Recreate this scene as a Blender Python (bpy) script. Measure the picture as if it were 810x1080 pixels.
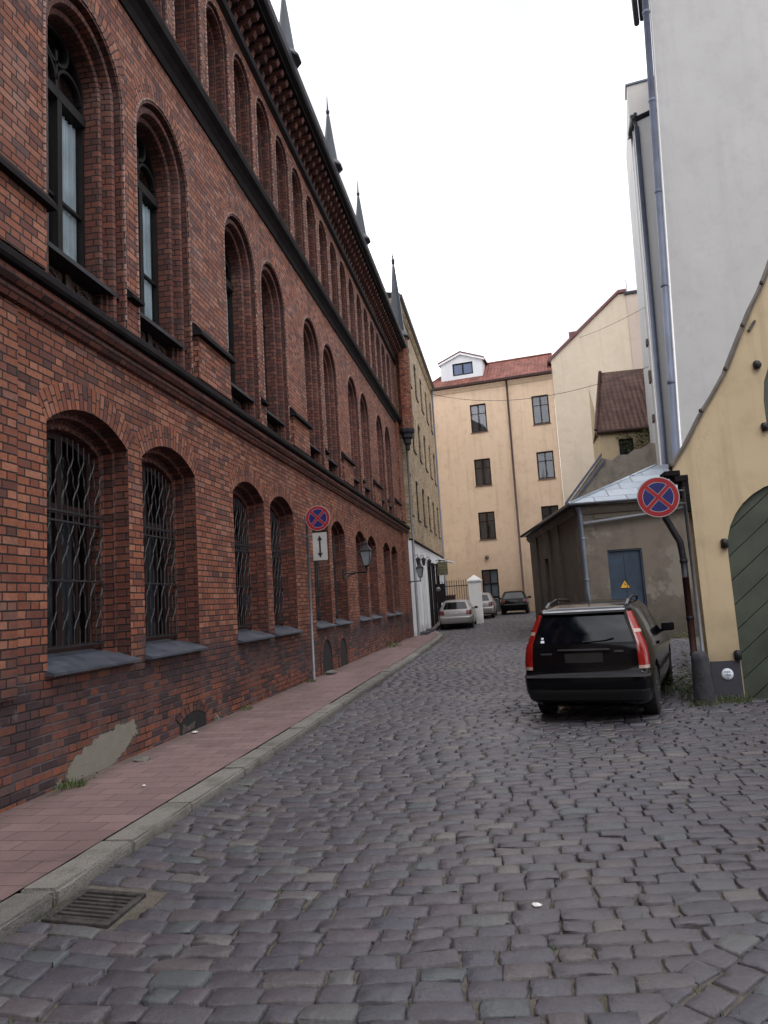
import bpy, bmesh, math, random
import numpy as np
from mathutils import Vector, Matrix
from mathutils.geometry import tessellate_polygon

for o in list(bpy.data.objects):
    bpy.data.objects.remove(o)
S = bpy.context.scene
COL = S.collection
PI = math.pi
rng = random.Random(7)

# ------------------------------------------------------------------ camera
cam_d = bpy.data.cameras.new('camera')
cam = bpy.data.objects.new('camera', cam_d)
COL.objects.link(cam)
cam_d.sensor_fit = 'HORIZONTAL'
cam_d.sensor_width = 36.0
cam_d.lens = 770.0 / 810.0 * 36.0
cam_d.clip_end = 600
def camera_axes():
    F = 770.0
    yv = Vector((130.0, -88.0, F))
    k = .0617
    b = F * F / (88 + 130 * k)
    zv = Vector((-k * b, b, F))
    yv.normalize(); zv.normalize()
    xv = yv.cross(zv)
    if xv.x < 0:
        xv = -xv
    return xv, yv, zv
ax, ay, az = camera_axes()
right = Vector((ax[0], ay[0], az[0])); up = Vector((ax[1], ay[1], az[1])); fwd = Vector((ax[2], ay[2], az[2]))
cam.matrix_world = Matrix(((right.x, up.x, -fwd.x, 0), (right.y, up.y, -fwd.y, 0), (right.z, up.z, -fwd.z, 1.6), (0, 0, 0, 1)))
S.camera = cam

# ------------------------------------------------------------------ sky, sun, exposure
SUN_EL, SUN_AZ = math.radians(52), math.radians(150)     # azimuth clockwise from +Y
W = bpy.data.worlds.new('World')
S.world = W
W.use_nodes = True
nt = W.node_tree
for n in list(nt.nodes):
    nt.nodes.remove(n)
def wn(t): return nt.nodes.new(t)
out = wn('ShaderNodeOutputWorld'); bg = wn('ShaderNodeBackground')
sky = wn('ShaderNodeTexSky'); sky.sky_type = 'NISHITA'; sky.sun_disc = False
sky.sun_elevation = SUN_EL; sky.sun_rotation = SUN_AZ
tc = wn('ShaderNodeTexCoord'); mp = wn('ShaderNodeMapping'); mp.inputs['Scale'].default_value = (1, 1, 2.2)
noi = wn('ShaderNodeTexNoise'); noi.inputs['Scale'].default_value = 1.7; noi.inputs['Detail'].default_value = 6
rmp = wn('ShaderNodeMapRange'); rmp.inputs['From Min'].default_value = .36; rmp.inputs['From Max'].default_value = .56; rmp.inputs['To Min'].default_value = .78
cl = wn('ShaderNodeMix'); cl.data_type = 'RGBA'
n2 = wn('ShaderNodeTexNoise'); n2.inputs['Scale'].default_value = 3.1; n2.inputs['Detail'].default_value = 5
cr = wn('ShaderNodeMapRange'); cr.inputs['From Min'].default_value = .35; cr.inputs['From Max'].default_value = .65
cr.inputs['To Min'].default_value = 6.6; cr.inputs['To Max'].default_value = 17
cc = wn('ShaderNodeCombineColor'); mul = wn('ShaderNodeMath'); mul.operation = 'MULTIPLY'; mul.inputs[1].default_value = 1.05
L = nt.links.new
L(tc.outputs['Generated'], mp.inputs['Vector']); L(mp.outputs['Vector'], noi.inputs['Vector']); L(mp.outputs['Vector'], n2.inputs['Vector'])
L(noi.outputs['Fac'], rmp.inputs['Value']); L(rmp.outputs['Result'], cl.inputs['Factor'])
L(sky.outputs['Color'], cl.inputs['A'])
L(n2.outputs['Fac'], cr.inputs['Value'])
L(cr.outputs['Result'], cc.inputs[0]); L(cr.outputs['Result'], cc.inputs[1]); L(cr.outputs['Result'], mul.inputs[0]); L(mul.outputs['Value'], cc.inputs[2])
L(cc.outputs['Color'], cl.inputs['B'])
L(cl.outputs['Result'], bg.inputs['Color']); bg.inputs['Strength'].default_value = 0.1
L(bg.outputs['Background'], out.inputs['Surface'])

sd = bpy.data.lights.new('sun', 'SUN'); sd.energy = 0.6; sd.angle = math.radians(25); sd.color = (1, .96, .9)
sun = bpy.data.objects.new('sun', sd); COL.objects.link(sun)
sv = Vector((math.sin(SUN_AZ) * math.cos(SUN_EL), math.cos(SUN_AZ) * math.cos(SUN_EL), math.sin(SUN_EL)))
sun.rotation_euler = (-sv).to_track_quat('-Z', 'Y').to_euler()
sun.location = (0, 0, 60)
S.view_settings.view_transform = 'Standard'
S.view_settings.look = 'None'
S.view_settings.gamma = 1
S.view_settings.use_curve_mapping = False
S.view_settings.exposure = 0.8

# ------------------------------------------------------------------ mesh helpers
class MB:
    def __init__(s):
        s.v = []; s.f = []; s.mi = []; s.uv = []; s.sm = []
    def vert(s, p):
        s.v.append((float(p[0]), float(p[1]), float(p[2]))); return len(s.v) - 1
    def face(s, pts, uv=None, m=0, smooth=False):
        ids = [s.vert(p) for p in pts]
        s.f.append(ids); s.mi.append(m); s.uv.append(uv); s.sm.append(smooth)
    def grid(s, P, uv=None, m=0, smooth=True, cu=False, cv=False):
        nu, nv = len(P), len(P[0])
        ids = [[s.vert(p) for p in row] for row in P]
        for i in range(nu if cu else nu - 1):
            for j in range(nv if cv else nv - 1):
                a, b = (i + 1) % nu, (j + 1) % nv
                s.f.append([ids[i][j], ids[a][j], ids[a][b], ids[i][b]])
                s.mi.append(m); s.sm.append(smooth)
                s.uv.append([uv[i][j], uv[i + 1][j], uv[i + 1][j + 1], uv[i][j + 1]] if uv else None)
        return ids
    def box(s, a, b, m=0):
        x0, y0, z0 = a; x1, y1, z1 = b
        c = [(x0,y0,z0),(x1,y0,z0),(x1,y1,z0),(x0,y1,z0),(x0,y0,z1),(x1,y0,z1),(x1,y1,z1),(x0,y1,z1)]
        for q in ((0,3,2,1),(4,5,6,7),(0,1,5,4),(1,2,6,5),(2,3,7,6),(3,0,4,7)):
            s.face([c[i] for i in q], m=m)
    def hexa(s, lo, hi, m=0):       # two 4-point loops (ccw from above) -> block
        s.face(list(reversed(lo)), m=m); s.face(hi, m=m)
        n = len(lo)
        for i in range(n):
            j = (i + 1) % n
            s.face([lo[i], lo[j], hi[j], hi[i]], m=m)
    def bevbox(s, a, b, bev=.01, m=0):
        bm = bmesh.new()
        bmesh.ops.create_cube(bm, size=1)
        for v in bm.verts:
            v.co = Vector([a[i] + (v.co[i] + .5) * (b[i] - a[i]) for i in range(3)])
        bmesh.ops.bevel(bm, geom=bm.edges[:], offset=bev, segments=2, affect='EDGES', profile=.6)
        s.add_bm(bm, m)
    def add_bm(s, bm, m=0, smooth=False):
        base = len(s.v)
        bm.verts.index_update()
        for v in bm.verts: s.v.append(tuple(v.co))
        for f in bm.faces:
            s.f.append([base + v.index for v in f.verts]); s.mi.append(m); s.uv.append(None); s.sm.append(smooth)
        bm.free()
    def tube(s, pts, r, n=8, m=0, cap=True, r1=None, smooth=True):
        pts = [Vector(p) for p in pts]
        rings = []; prev = None
        for i, p in enumerate(pts):
            if i == 0: t = pts[1] - p
            elif i == len(pts) - 1: t = p - pts[i - 1]
            else: t = (pts[i + 1] - p).normalized() + (p - pts[i - 1]).normalized()
            t.normalize()
            if prev is None:
                a = Vector((0, 0, 1)) if abs(t.z) < .9 else Vector((1, 0, 0))
                prev = t.cross(a).normalized()
            else:
                prev = (prev - t * prev.dot(t)).normalized()
            q = t.cross(prev)
            rr = r if r1 is None else r + (r1 - r) * i / (len(pts) - 1)
            rings.append([p + (prev * math.cos(2*PI*k/n) + q * math.sin(2*PI*k/n)) * rr for k in range(n)])
        ids = s.grid(rings, m=m, smooth=smooth, cv=True)
        if cap:
            for e, rev in ((ids[0], False), (ids[-1], True)):
                s.f.append(list(reversed(e)) if not rev else list(e)); s.mi.append(m); s.uv.append(None); s.sm.append(False)
    def lathe(s, prof, c, n=16, m=0, ax='z', smooth=True, a0=0.0):
        rings = []
        for r, h in prof:
            ring = []
            for k in range(n):
                a = a0 + 2 * PI * k / n
                if ax == 'z': ring.append((c[0] + r*math.cos(a), c[1] + r*math.sin(a), c[2] + h))
                elif ax == 'y': ring.append((c[0] + r*math.cos(a), c[1] + h, c[2] + r*math.sin(a)))
                else: ring.append((c[0] + h, c[1] + r*math.cos(a), c[2] + r*math.sin(a)))
            rings.append(ring)
        ids = s.grid(rings, m=m, smooth=smooth, cv=True)
        for e in (ids[0], ids[-1]):
            s.f.append(list(e)); s.mi.append(m); s.uv.append(None); s.sm.append(False)
    def prism(s, prof, mapf, t0, t1, m=0, caps=True, closed=True, mats=None):
        n = len(prof)
        for i in range(n if closed else n - 1):
            j = (i + 1) % n
            s.face([mapf(prof[i], t0), mapf(prof[j], t0), mapf(prof[j], t1), mapf(prof[i], t1)], m=mats[i] if mats else m)
        if caps and closed:
            for t in (t0, t1):
                pp = [mapf(p, t) for p in prof]
                s.poly(pp, m=m)
    def poly(s, pts, holes=(), m=0):
        loops = [[Vector(p) for p in pts]] + [[Vector(p) for p in h] for h in holes]
        flat = [p for l in loops for p in l]
        n = Vector((0, 0, 0)); l0 = loops[0]
        for i in range(len(l0)): n += l0[i].cross(l0[(i+1) % len(l0)])
        for tri in tessellate_polygon(loops):
            a, b, c = [flat[i] for i in tri]
            if (b - a).cross(c - a).length < 1e-9: continue
            s.face([a, b, c] if (b - a).cross(c - a).dot(n) > 0 else [a, c, b], m=m)
    def build(s, name, mats, parent=None, autosmooth=None, weld=False, loc=None, recalc=True):
        me = bpy.data.meshes.new(name)
        base = Vector(loc) if loc is not None else (parent_world(parent) if parent else Vector((0, 0, 0)))
        V = [Vector(v) - base for v in s.v]
        me.from_pydata([tuple(v) for v in V], [], s.f)
        if not isinstance(mats, (list, tuple)): mats = [mats]
        for mm in mats: me.materials.append(mm)
        me.polygons.foreach_set('material_index', s.mi)
        me.polygons.foreach_set('use_smooth', s.sm)
        if recalc:
            bm = bmesh.new(); bm.from_mesh(me)
            if weld: bmesh.ops.remove_doubles(bm, verts=bm.verts[:], dist=1e-5)
            bmesh.ops.recalc_face_normals(bm, faces=bm.faces[:]) if weld else None
            if weld: bm.to_mesh(me)
            bm.free()
        if not weld:
            uvl = me.uv_layers.new(name='UVMap')
            buf = []
            for f, uv in zip(s.f, s.uv):
                if uv is not None:
                    for u in uv: buf.extend(u)
                    continue
                P = [s.v[i] for i in f]
                nx = ny = nz = 0.0
                for i in range(len(P)):
                    a = P[i]; b = P[(i+1) % len(P)]
                    nx += (a[1]-b[1])*(a[2]+b[2]); ny += (a[2]-b[2])*(a[0]+b[0]); nz += (a[0]-b[0])*(a[1]+b[1])
                l = math.sqrt(nx*nx+ny*ny+nz*nz) or 1
                if abs(nz) / l > .8:
                    for p in P: buf.extend((p[0], p[1]))
                else:
                    h = math.sqrt(nx*nx+ny*ny) or 1
                    tx, ty = -ny/h, nx/h
                    if ty < 0 or (abs(ty) < 1e-6 and tx < 0): tx, ty = -tx, -ty
                    cz = max(.3, h / l)
                    for p in P: buf.extend((p[0]*tx + p[1]*ty, p[2] / cz))
            uvl.data.foreach_set('uv', buf)
        me.update()
        if autosmooth:
            me.set_sharp_from_angle(angle=math.radians(autosmooth))
        o = bpy.data.objects.new(name, me)
        COL.objects.link(o)
        if parent:
            o.parent = parent
            if loc is not None: o.location = Vector(loc) - parent_world(parent)
        elif loc is not None: o.location = loc
        return o
def parent_world(o):
    p = Vector((0, 0, 0))
    while o is not None:
        p += Vector(o.location); o = o.parent
    return p
def thing(name, loc, label, cat, group=None):
    o = bpy.data.objects.new(name, None); COL.objects.link(o)
    o.location = loc; o.empty_display_size = .3
    return tag(o, label, cat, group)
def tag(o, label=None, cat=None, group=None, kind=None):
    if label: o['label'] = label
    if cat: o['category'] = cat
    if group: o['group'] = group
    if kind: o['kind'] = kind
    return o
def dup(o, parent, loc):
    c = o.copy(); COL.objects.link(c); c.parent = parent; c.location = loc
    for ch in o.children:
        d = ch.copy(); COL.objects.link(d); d.parent = c
    return c
def dup_thing(o, loc, rz=None, label=None):
    c = o.copy(); COL.objects.link(c); c.location = loc
    if rz is not None: c.rotation_euler.z = rz
    if label: c['label'] = label
    for ch in list(o.children):
        d = ch.copy(); COL.objects.link(d); d.parent = c
        for g in list(ch.children):
            e = g.copy(); COL.objects.link(e); e.parent = d
    return c

# ------------------------------------------------------------------ material helpers
class NT:
    def __init__(s, name):
        s.m = bpy.data.materials.new(name); s.m.use_nodes = True
        s.t = s.m.node_tree
        for n in list(s.t.nodes): s.t.nodes.remove(n)
        s.out = s.t.nodes.new('ShaderNodeOutputMaterial')
        s.b = s.t.nodes.new('ShaderNodeBsdfPrincipled')
        s.t.links.new(s.b.outputs[0], s.out.inputs['Surface'])
    def n(s, t, **kw):
        x = s.t.nodes.new(t)
        for k, v in kw.items(): setattr(x, k, v)
        return x
    def put(s, sock, v):
        if hasattr(v, 'links') or isinstance(v, bpy.types.NodeSocket): s.t.links.new(v, sock)
        else: sock.default_value = v
    def math(s, op, a, b=0.0, c=None, clamp=False):
        x = s.n('ShaderNodeMath', operation=op, use_clamp=clamp)
        s.put(x.inputs[0], a); s.put(x.inputs[1], b)
        if c is not None: s.put(x.inputs[2], c)
        return x.outputs[0]
    def mr(s, v, a, b, c=0.0, d=1.0, smooth=False):
        x = s.n('ShaderNodeMapRange'); x.clamp = True
        if smooth: x.interpolation_type = 'SMOOTHSTEP'
        s.put(x.inputs[0], v)
        for i, q in enumerate((a, b, c, d)): s.put(x.inputs[1 + i], q)
        return x.outputs[0]
    def mix(s, f, a, b, mode='MIX'):
        x = s.n('ShaderNodeMix', data_type='RGBA', blend_type=mode)
        s.put(x.inputs['Factor'], f)
        s.put(x.inputs['A'], a if not isinstance(a, tuple) else (*a[:3], 1))
        s.put(x.inputs['B'], b if not isinstance(b, tuple) else (*b[:3], 1))
        return x.outputs['Result']
    def noise(s, vec, scale, detail=4, rough=.55, stretch=None):
        if stretch:
            mp = s.n('ShaderNodeMapping'); mp.inputs['Scale'].default_value = stretch
            s.t.links.new(vec, mp.inputs['Vector']); vec = mp.outputs['Vector']
        x = s.n('ShaderNodeTexNoise'); x.inputs['Scale'].default_value = scale
        x.inputs['Detail'].default_value = detail; x.inputs['Roughness'].default_value = rough
        s.t.links.new(vec, x.inputs['Vector'])
        return x.outputs['Fac']
    def pos(s): return s.n('ShaderNodeNewGeometry').outputs['Position']
    def obj(s): return s.n('ShaderNodeTexCoord').outputs['Object']
    def uv(s): return s.n('ShaderNodeTexCoord').outputs['UV']
    def sep(s, v):
        x = s.n('ShaderNodeSeparateXYZ'); s.t.links.new(v, x.inputs[0]); return x.outputs
    def ramp(s, f, stops, const=False):
        x = s.n('ShaderNodeValToRGB'); r = x.color_ramp
        if const: r.interpolation = 'CONSTANT'
        while len(r.elements) < len(stops): r.elements.new(.5)
        for e, (p, c) in zip(r.elements, stops): e.position = p; e.color = (*c, 1)
        s.put(x.inputs[0], f); return x.outputs['Color']
    def bump(s, h, dist=.01, strength=1.0, normal=None):
        x = s.n('ShaderNodeBump'); x.inputs['Distance'].default_value = dist; x.inputs['Strength'].default_value = strength
        s.put(x.inputs['Height'], h)
        if normal is not None: s.t.links.new(normal, x.inputs['Normal'])
        return x.outputs['Normal']
    def done(s, col=None, rough=None, normal=None, metal=None, spec=None, **kw):
        if col is not None: s.put(s.b.inputs['Base Color'], col if not isinstance(col, tuple) else (*col[:3], 1))
        if rough is not None: s.put(s.b.inputs['Roughness'], rough)
        if normal is not None: s.put(s.b.inputs['Normal'], normal)
        if metal is not None: s.put(s.b.inputs['Metallic'], metal)
        if spec is not None: s.put(s.b.inputs['Specular IOR Level'], spec)
        for k, v in kw.items(): s.put(s.b.inputs[k], v)
        return s.m

def bricks(N, u, v, per=.42, ch=.082, flemish=True, joint=(.0045, .0105), wob=.004, p=None):
    """cell pattern on u,v metres: returns (random 0..1, mask 1 on the unit / 0 in the joint, second random)"""
    if p is not None:
        w = N.noise(p, 9, 2)
        u = N.math('ADD', u, N.math('MULTIPLY', N.math('SUBTRACT', w, .5), wob * 3))
        v = N.math('ADD', v, N.math('MULTIPLY', N.math('SUBTRACT', N.noise(p, 6, 2), .5), wob * 2))
    row = N.math('FLOOR', N.math('DIVIDE', v, ch))
    fv = N.math('SUBTRACT', N.math('DIVIDE', v, ch), row)
    off = N.math('MULTIPLY', N.math('MODULO', N.math('ABSOLUTE', row), 2.0), .5)
    wr = N.n('ShaderNodeTexWhiteNoise', noise_dimensions='1D'); N.put(wr.inputs['W'], row)
    off = N.math('ADD', off, N.math('MULTIPLY', wr.outputs['Value'], .08))
    pp = N.math('ADD', N.math('DIVIDE', u, per), off)
    cell = N.math('FLOOR', pp)
    f = N.math('SUBTRACT', pp, cell)
    if flemish:
        h = N.math('GREATER_THAN', f, .667)
        ds = N.math('MINIMUM', f, N.math('ABSOLUTE', N.math('SUBTRACT', f, .667)))
        du = N.math('MULTIPLY', N.math('MINIMUM', ds, N.math('SUBTRACT', 1.0, f)), per)
        cid = N.math('ADD', N.math('MULTIPLY', cell, 2.0), h)
    else:
        du = N.math('MULTIPLY', N.math('MINIMUM', f, N.math('SUBTRACT', 1.0, f)), per)
        cid = cell
    dv = N.math('MULTIPLY', N.math('MINIMUM', fv, N.math('SUBTRACT', 1.0, fv)), ch)
    d = N.math('MINIMUM', du, dv)
    if p is not None:
        d = N.math('ADD', d, N.math('MULTIPLY', N.math('SUBTRACT', N.noise(p, 45, 3), .5), wob * 1.6))
    mask = N.mr(d, joint[0], joint[1], smooth=True)
    cb = N.n('ShaderNodeCombineXYZ'); N.put(cb.inputs[0], cid); N.put(cb.inputs[1], row)
    wn_ = N.n('ShaderNodeTexWhiteNoise', noise_dimensions='2D'); N.t.links.new(cb.outputs[0], wn_.inputs['Vector'])
    sc = N.n('ShaderNodeSeparateColor'); N.t.links.new(wn_.outputs['Color'], sc.inputs[0])
    return wn_.outputs['Value'], mask, sc.outputs[1]

MT = {}
def brick_material(name, stops, mortar=(.017, .014, .014), per=.375, ch=.0785, weather=True, dirt=.5):
    N = NT(name); P = N.pos(); U = N.sep(N.uv())
    r, mask, r2 = bricks(N, U[0], U[1], per, ch, p=P)
    col = N.ramp(r, stops)
    z = N.sep(P)[2]
    fine = N.noise(P, 30, 5)
    col = N.mix(N.mr(fine, .3, .75, 0, .5), col, (.05, .028, .025))
    big = N.noise(P, .55, 4)
    col = N.mix(N.mr(big, .38, .68, 0, .5), col, N.mix(.5, col, (.03, .02, .02)))
    soot = N.noise(P, 1.3, 5, .6, stretch=(2.6, 2.6, .13))
    col = N.mix(N.mr(soot, .52, .74, 0, .45), col, (.035, .022, .022))
    pale = N.noise(P, .8, 6, .65)
    col = N.mix(N.mr(pale, .56, .72, 0, .3), col, (.33, .2, .16))
    mort = N.mix(N.mr(N.noise(P, 2.2, 3), .45, .68), mortar, (.01, .009, .009))
    if weather:
        lo = N.math('ADD', z, N.math('MULTIPLY', N.math('SUBTRACT', N.noise(P, 1.1, 4), .5), 1.3))
        lo0 = lo; lo = N.mr(lo, 1.35, 1.0)
        deep = N.mr(lo0, .75, .35)
        bad = N.ramp(r2, [(0, (.035, .022, .026)), (.18, (.06, .032, .034)), (.3, (.15, .046, .027)), (.62, (.25, .075, .034)), (.85, (.18, .06, .038)), (1, (.09, .06, .058))])
        bad = N.mix(N.math('SUBTRACT', 1.0, deep), bad, N.ramp(r2, [(0, (.03, .02, .024)), (.45, (.062, .032, .034)), (.85, (.1, .04, .032)), (1, (.16, .052, .028))]))
        bad = N.mix(N.mr(N.noise(P, 14, 5), .35, .7, 0, .55), bad, (.05, .035, .035))
        col = N.mix(lo, col, bad)
        spall = N.math('MULTIPLY', N.mr(N.noise(P, 7, 5, .65), .62, .7), lo)
        lime = N.math('MULTIPLY', N.mr(N.noise(P, 3.3, 6, .7), .63, .7), N.mr(z, 1.9, .6))
        mort = N.mix(N.math('MULTIPLY', lo, N.mr(N.noise(P, 1.7, 3), .45, .6)), mort, (.085, .07, .075))
    c = N.mix(mask, mort, col)
    if weather:      # remnants of grey-green render left on the foot of the wall
        Ps = N.sep(P)
        dy = N.math('SUBTRACT', Ps[1], 6.98)
        ell = N.math('ADD', N.math('POWER', N.math('DIVIDE', dy, .72), 2.0), N.math('POWER', N.math('DIVIDE', N.math('SUBTRACT', N.math('SUBTRACT', z, .27), N.math('MULTIPLY', dy, .2)), .19), 2.0))
        ell = N.math('ADD', ell, N.math('MULTIPLY', N.math('SUBTRACT', N.noise(P, 4.5, 7, .68), .5), 1.9))
        patch = N.mr(ell, 1.02, .94)
        small = N.math('MULTIPLY', N.mr(N.noise(P, 2.1, 7, .7), .655, .672), N.mr(z, .55, .2))
        patch = N.math('MAXIMUM', patch, small)
        pc = N.mix(N.noise(P, 6, 5), (.15, .145, .115), (.22, .21, .175))
        c = N.mix(N.math('MULTIPLY', N.mr(ell, 1.5, 1.0), .5), c, (.085, .075, .066))
        c = N.mix(patch, c, pc)
        mask = N.math('MAXIMUM', mask, N.math('MULTIPLY', patch, 2.2))
    h = N.math('ADD', N.math('MULTIPLY', mask, 1.0), N.math('MULTIPLY', fine, .45))
    h = N.math('ADD', h, N.math('MULTIPLY', r, .35))
    if weather:
        c = N.mix(N.math('MULTIPLY', lime, .55), c, (.16, .14, .14))
        h = N.math('SUBTRACT', h, N.math('MULTIPLY', spall, 1.2))
    MT[name] = N.done(c, N.mr(r2, 0, 1, .62, .85), N.bump(h, .008, .8), spec=.3)
    return MT[name]
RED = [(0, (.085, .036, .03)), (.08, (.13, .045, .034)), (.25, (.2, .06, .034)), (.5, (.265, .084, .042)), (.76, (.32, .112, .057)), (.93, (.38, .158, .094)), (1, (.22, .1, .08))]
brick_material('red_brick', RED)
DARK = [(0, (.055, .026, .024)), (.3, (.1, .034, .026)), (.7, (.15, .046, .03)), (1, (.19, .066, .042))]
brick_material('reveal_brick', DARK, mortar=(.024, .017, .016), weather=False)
brick_material('trim_brick', [(0, (.2, .1, .08)), (.5, (.34, .2, .16)), (1, (.42, .28, .23))], weather=False)
YEL = [(0, (.32, .23, .13)), (.35, (.48, .36, .22)), (.7, (.58, .45, .29)), (1, (.64, .52, .36))]
brick_material('yellow_brick', YEL, mortar=(.3, .25, .19), weather=False)

def plain(name, col, rough=.6, metal=0.0, var=.25, scale=6, bump=0.0, spec=.5, bscale=40, space='pos', **kw):
    N = NT(name); P = N.obj() if space == 'obj' else N.pos()
    n = N.noise(P, scale, 5)
    dk = tuple(c * (1 - var) for c in col); lt = tuple(min(1, c * (1 + var * .6)) for c in col)
    c = N.mix(N.mr(n, .3, .7), dk, lt)
    nm = N.bump(N.noise(P, bscale, 4), bump) if bump else None
    MT[name] = N.done(c, N.mr(N.noise(P, scale * 2, 3), .3, .7, max(.02, rough - .08), min(1, rough + .08)), nm, metal, spec, **kw)
    return MT[name]

def plaster(name, col, stain=(.2, .17, .13), stain_amt=.5, streak=.4, base_dirt=None, bump=.006, patch=None, cracks=False):
    N = NT(name); P = N.pos()
    big = N.noise(P, .5, 5, .6); mid = N.noise(P, 2.4, 5, .6); st = N.noise(P, 1.6, 5, .6, stretch=(2.2, 2.2, .16))
    c = N.mix(N.mr(big, .35, .7, 0, .5), col, tuple(x * .82 for x in col))
    c = N.mix(N.mr(mid, .5, .72, 0, stain_amt), c, stain)
    c = N.mix(N.mr(st, .52, .75, 0, streak), c, tuple(x * .6 for x in stain))
    z = N.sep(P)[2]
    if base_dirt is not None:
        zz = N.math('ADD', z, N.math('MULTIPLY', N.math('SUBTRACT', N.noise(P, 1.5, 5), .5), 1.6))
        c = N.mix(N.mr(zz, base_dirt, base_dirt * .1, 0, .65), c, tuple(x * .55 for x in stain))
    if patch:
        c = N.mix(N.mr(N.noise(P, .8, 6, .62), .58, .61, 0, .8), c, patch)
    h = N.math('ADD', N.noise(P, 3, 5), N.math('MULTIPLY', N.noise(P, 60, 4), .22))
    if cracks:
        vo = N.n('ShaderNodeTexVoronoi', feature='DISTANCE_TO_EDGE'); vo.inputs['Scale'].default_value = .5
        cbx = N.n('ShaderNodeVectorMath', operation='ADD')
        nz = N.n('ShaderNodeTexNoise'); nz.inputs['Scale'].default_value = 2.5; nz.inputs['Detail'].default_value = 5
        N.t.links.new(P, nz.inputs['Vector']); N.t.links.new(P, cbx.inputs[0]); N.t.links.new(nz.outputs['Color'], cbx.inputs[1])
        N.t.links.new(cbx.outputs[0], vo.inputs['Vector'])
        cm = N.math('MULTIPLY', N.mr(vo.outputs['Distance'], .004, .0, 0, .5), N.mr(N.noise(P, .35, 2), .5, .6))
        c = N.mix(cm, c, tuple(x * .45 for x in stain))
    MT[name] = N.done(c, .85, N.bump(h, bump, .8), spec=.25)
    return MT[name]

plaster('far_plaster', (.68, .51, .365), (.42, .29, .19), .35, .3, base_dirt=5.0)
plaster('gable_plaster', (.63, .535, .42), (.52, .4, .29), .4, .2, bump=.02)
plaster('grey_plaster', (.362, .358, .352), (.27, .265, .26), .35, .12)
plaster('grey_plaster_strip', (.46, .46, .455), (.45, .44, .43), .3, .2)
plaster('tall_plaster', (.52, .50, .475), (.45, .43, .41), .3, .2)
plaster('ochre_plaster', (.56, .455, .295), (.38, .3, .2), .45, .45, base_dirt=1.2, cracks=True)
plaster('shed_plaster', (.145, .122, .098), (.075, .064, .054), .55, .15, base_dirt=2.0, patch=(.18, .16, .135), bump=.015)
plaster('white_plaster', (.64, .65, .67), (.5, .5, .5), .2, .06, base_dirt=.6)
plaster('pillar_plaster', (.76, .76, .75), (.5, .5, .48), .2, .25, base_dirt=.8)
plaster('dark_plinth', (.06, .06, .075), (.05, .05, .05), .4, .3)
plaster('pale_plaster', (.55, .45, .38), (.4, .33, .28), .3, .3)
plaster('patch_plaster', (.15, .145, .115), (.09, .1, .065), .6, .5, bump=.012)
plaster('rubble', (.30, .26, .21), (.16, .14, .12), .7, .5, bump=.04)
plain('dark_stone', (.013, .011, .012), .8, spec=.12, var=.5, scale=5, bump=.004)
plain('slate_metal', (.024, .024, .029), .6, spec=.25, var=.35, scale=3)
plain('sill_metal', (.08, .092, .115), .42, metal=.3, var=.3, scale=4)
plain('spire_metal', (.03, .038, .046), .45, metal=.3, var=.35, scale=3)
plain('frame_dark', (.01, .008, .008), .65, spec=.2, var=.4)
plain('frame_brown', (.026, .012, .011), .65, spec=.2, var=.3)
plain('iron', (.018, .018, .021), .5, metal=.3, var=.4)
plain('iron_light', (.022, .022, .026), .5, metal=.2, var=.4)
plain('terracotta_dark', (.055, .03, .025), .7, var=.6, scale=16, bump=.02, bscale=14)
plain('zinc', (.14, .16, .2), .5, metal=.25, var=.25, scale=2)
plain('zinc_dark', (.085, .1, .145), .5, metal=.2, var=.3, scale=2)
plain('gutter_dark', (.02, .021, .03), .45, metal=.2, var=.3)
plain('brown_metal', (.05, .02, .017), .5, var=.3)
plain('red_metal', (.13, .042, .035), .55, var=.3)
plain('white_paint', (.72, .72, .72), .5, var=.08)
plain('galvanised', (.15, .155, .17), .5, metal=.3, var=.2, scale=12)
plain('sign_back', (.25, .26, .27), .5, metal=.4)
plain('sign_red', (.3, .014, .024), .38, var=.1, scale=3)
plain('sign_blue', (.014, .02, .13), .38, var=.1, scale=3)
plain('sign_white', (.45, .45, .44), .42, var=.12, scale=4)
plain('sign_black', (.015, .015, .015), .45)
plain('sticker_white', (.62, .68, .74), .45, var=.1)
plain('sticker_blue', (.02, .06, .16), .5)
plain('blue_door', (.022, .04, .068), .55, var=.35, scale=2.5, bump=.002)
plain('gate_green', (.055, .07, .052), .6, var=.35, scale=3, bump=.003)
plain('groove_shade', (.008, .011, .01), .8)
plain('guard_stone', (.035, .035, .042), .75, var=.45, scale=8, bump=.012, bscale=22)
plain('warning_yellow', (.6, .33, .03), .5)
plain('timber_grey', (.12, .1, .08), .8, var=.4, scale=5)
plain('litter_white', (.65, .65, .62), .7)
plain('curtain', (.68, .76, .80), .85, var=.2, scale=3)
plain('curtain_pale', (.13, .125, .125), .85, var=.2, scale=3)
plain('old_mortar', (.075, .06, .055), .9, var=.5, scale=14, bump=.01)
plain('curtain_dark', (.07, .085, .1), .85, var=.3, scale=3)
plain('room_dark', (.01, .01, .012), .9)
plain('lamp_glass', (.2, .22, .24), .15, var=.2, spec=.6)
plain('shop_board', (.10, .09, .05), .5, var=.3)
plain('old_gilt', (.2, .15, .05), .5)
plain('rust_iron', (.075, .07, .068), .6, metal=.5, var=.5, scale=18, bump=.004)
plain('pit_dark', (.006, .006, .007), .9)
plain('board_grey', (.25, .25, .22), .8, var=.3)

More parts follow.
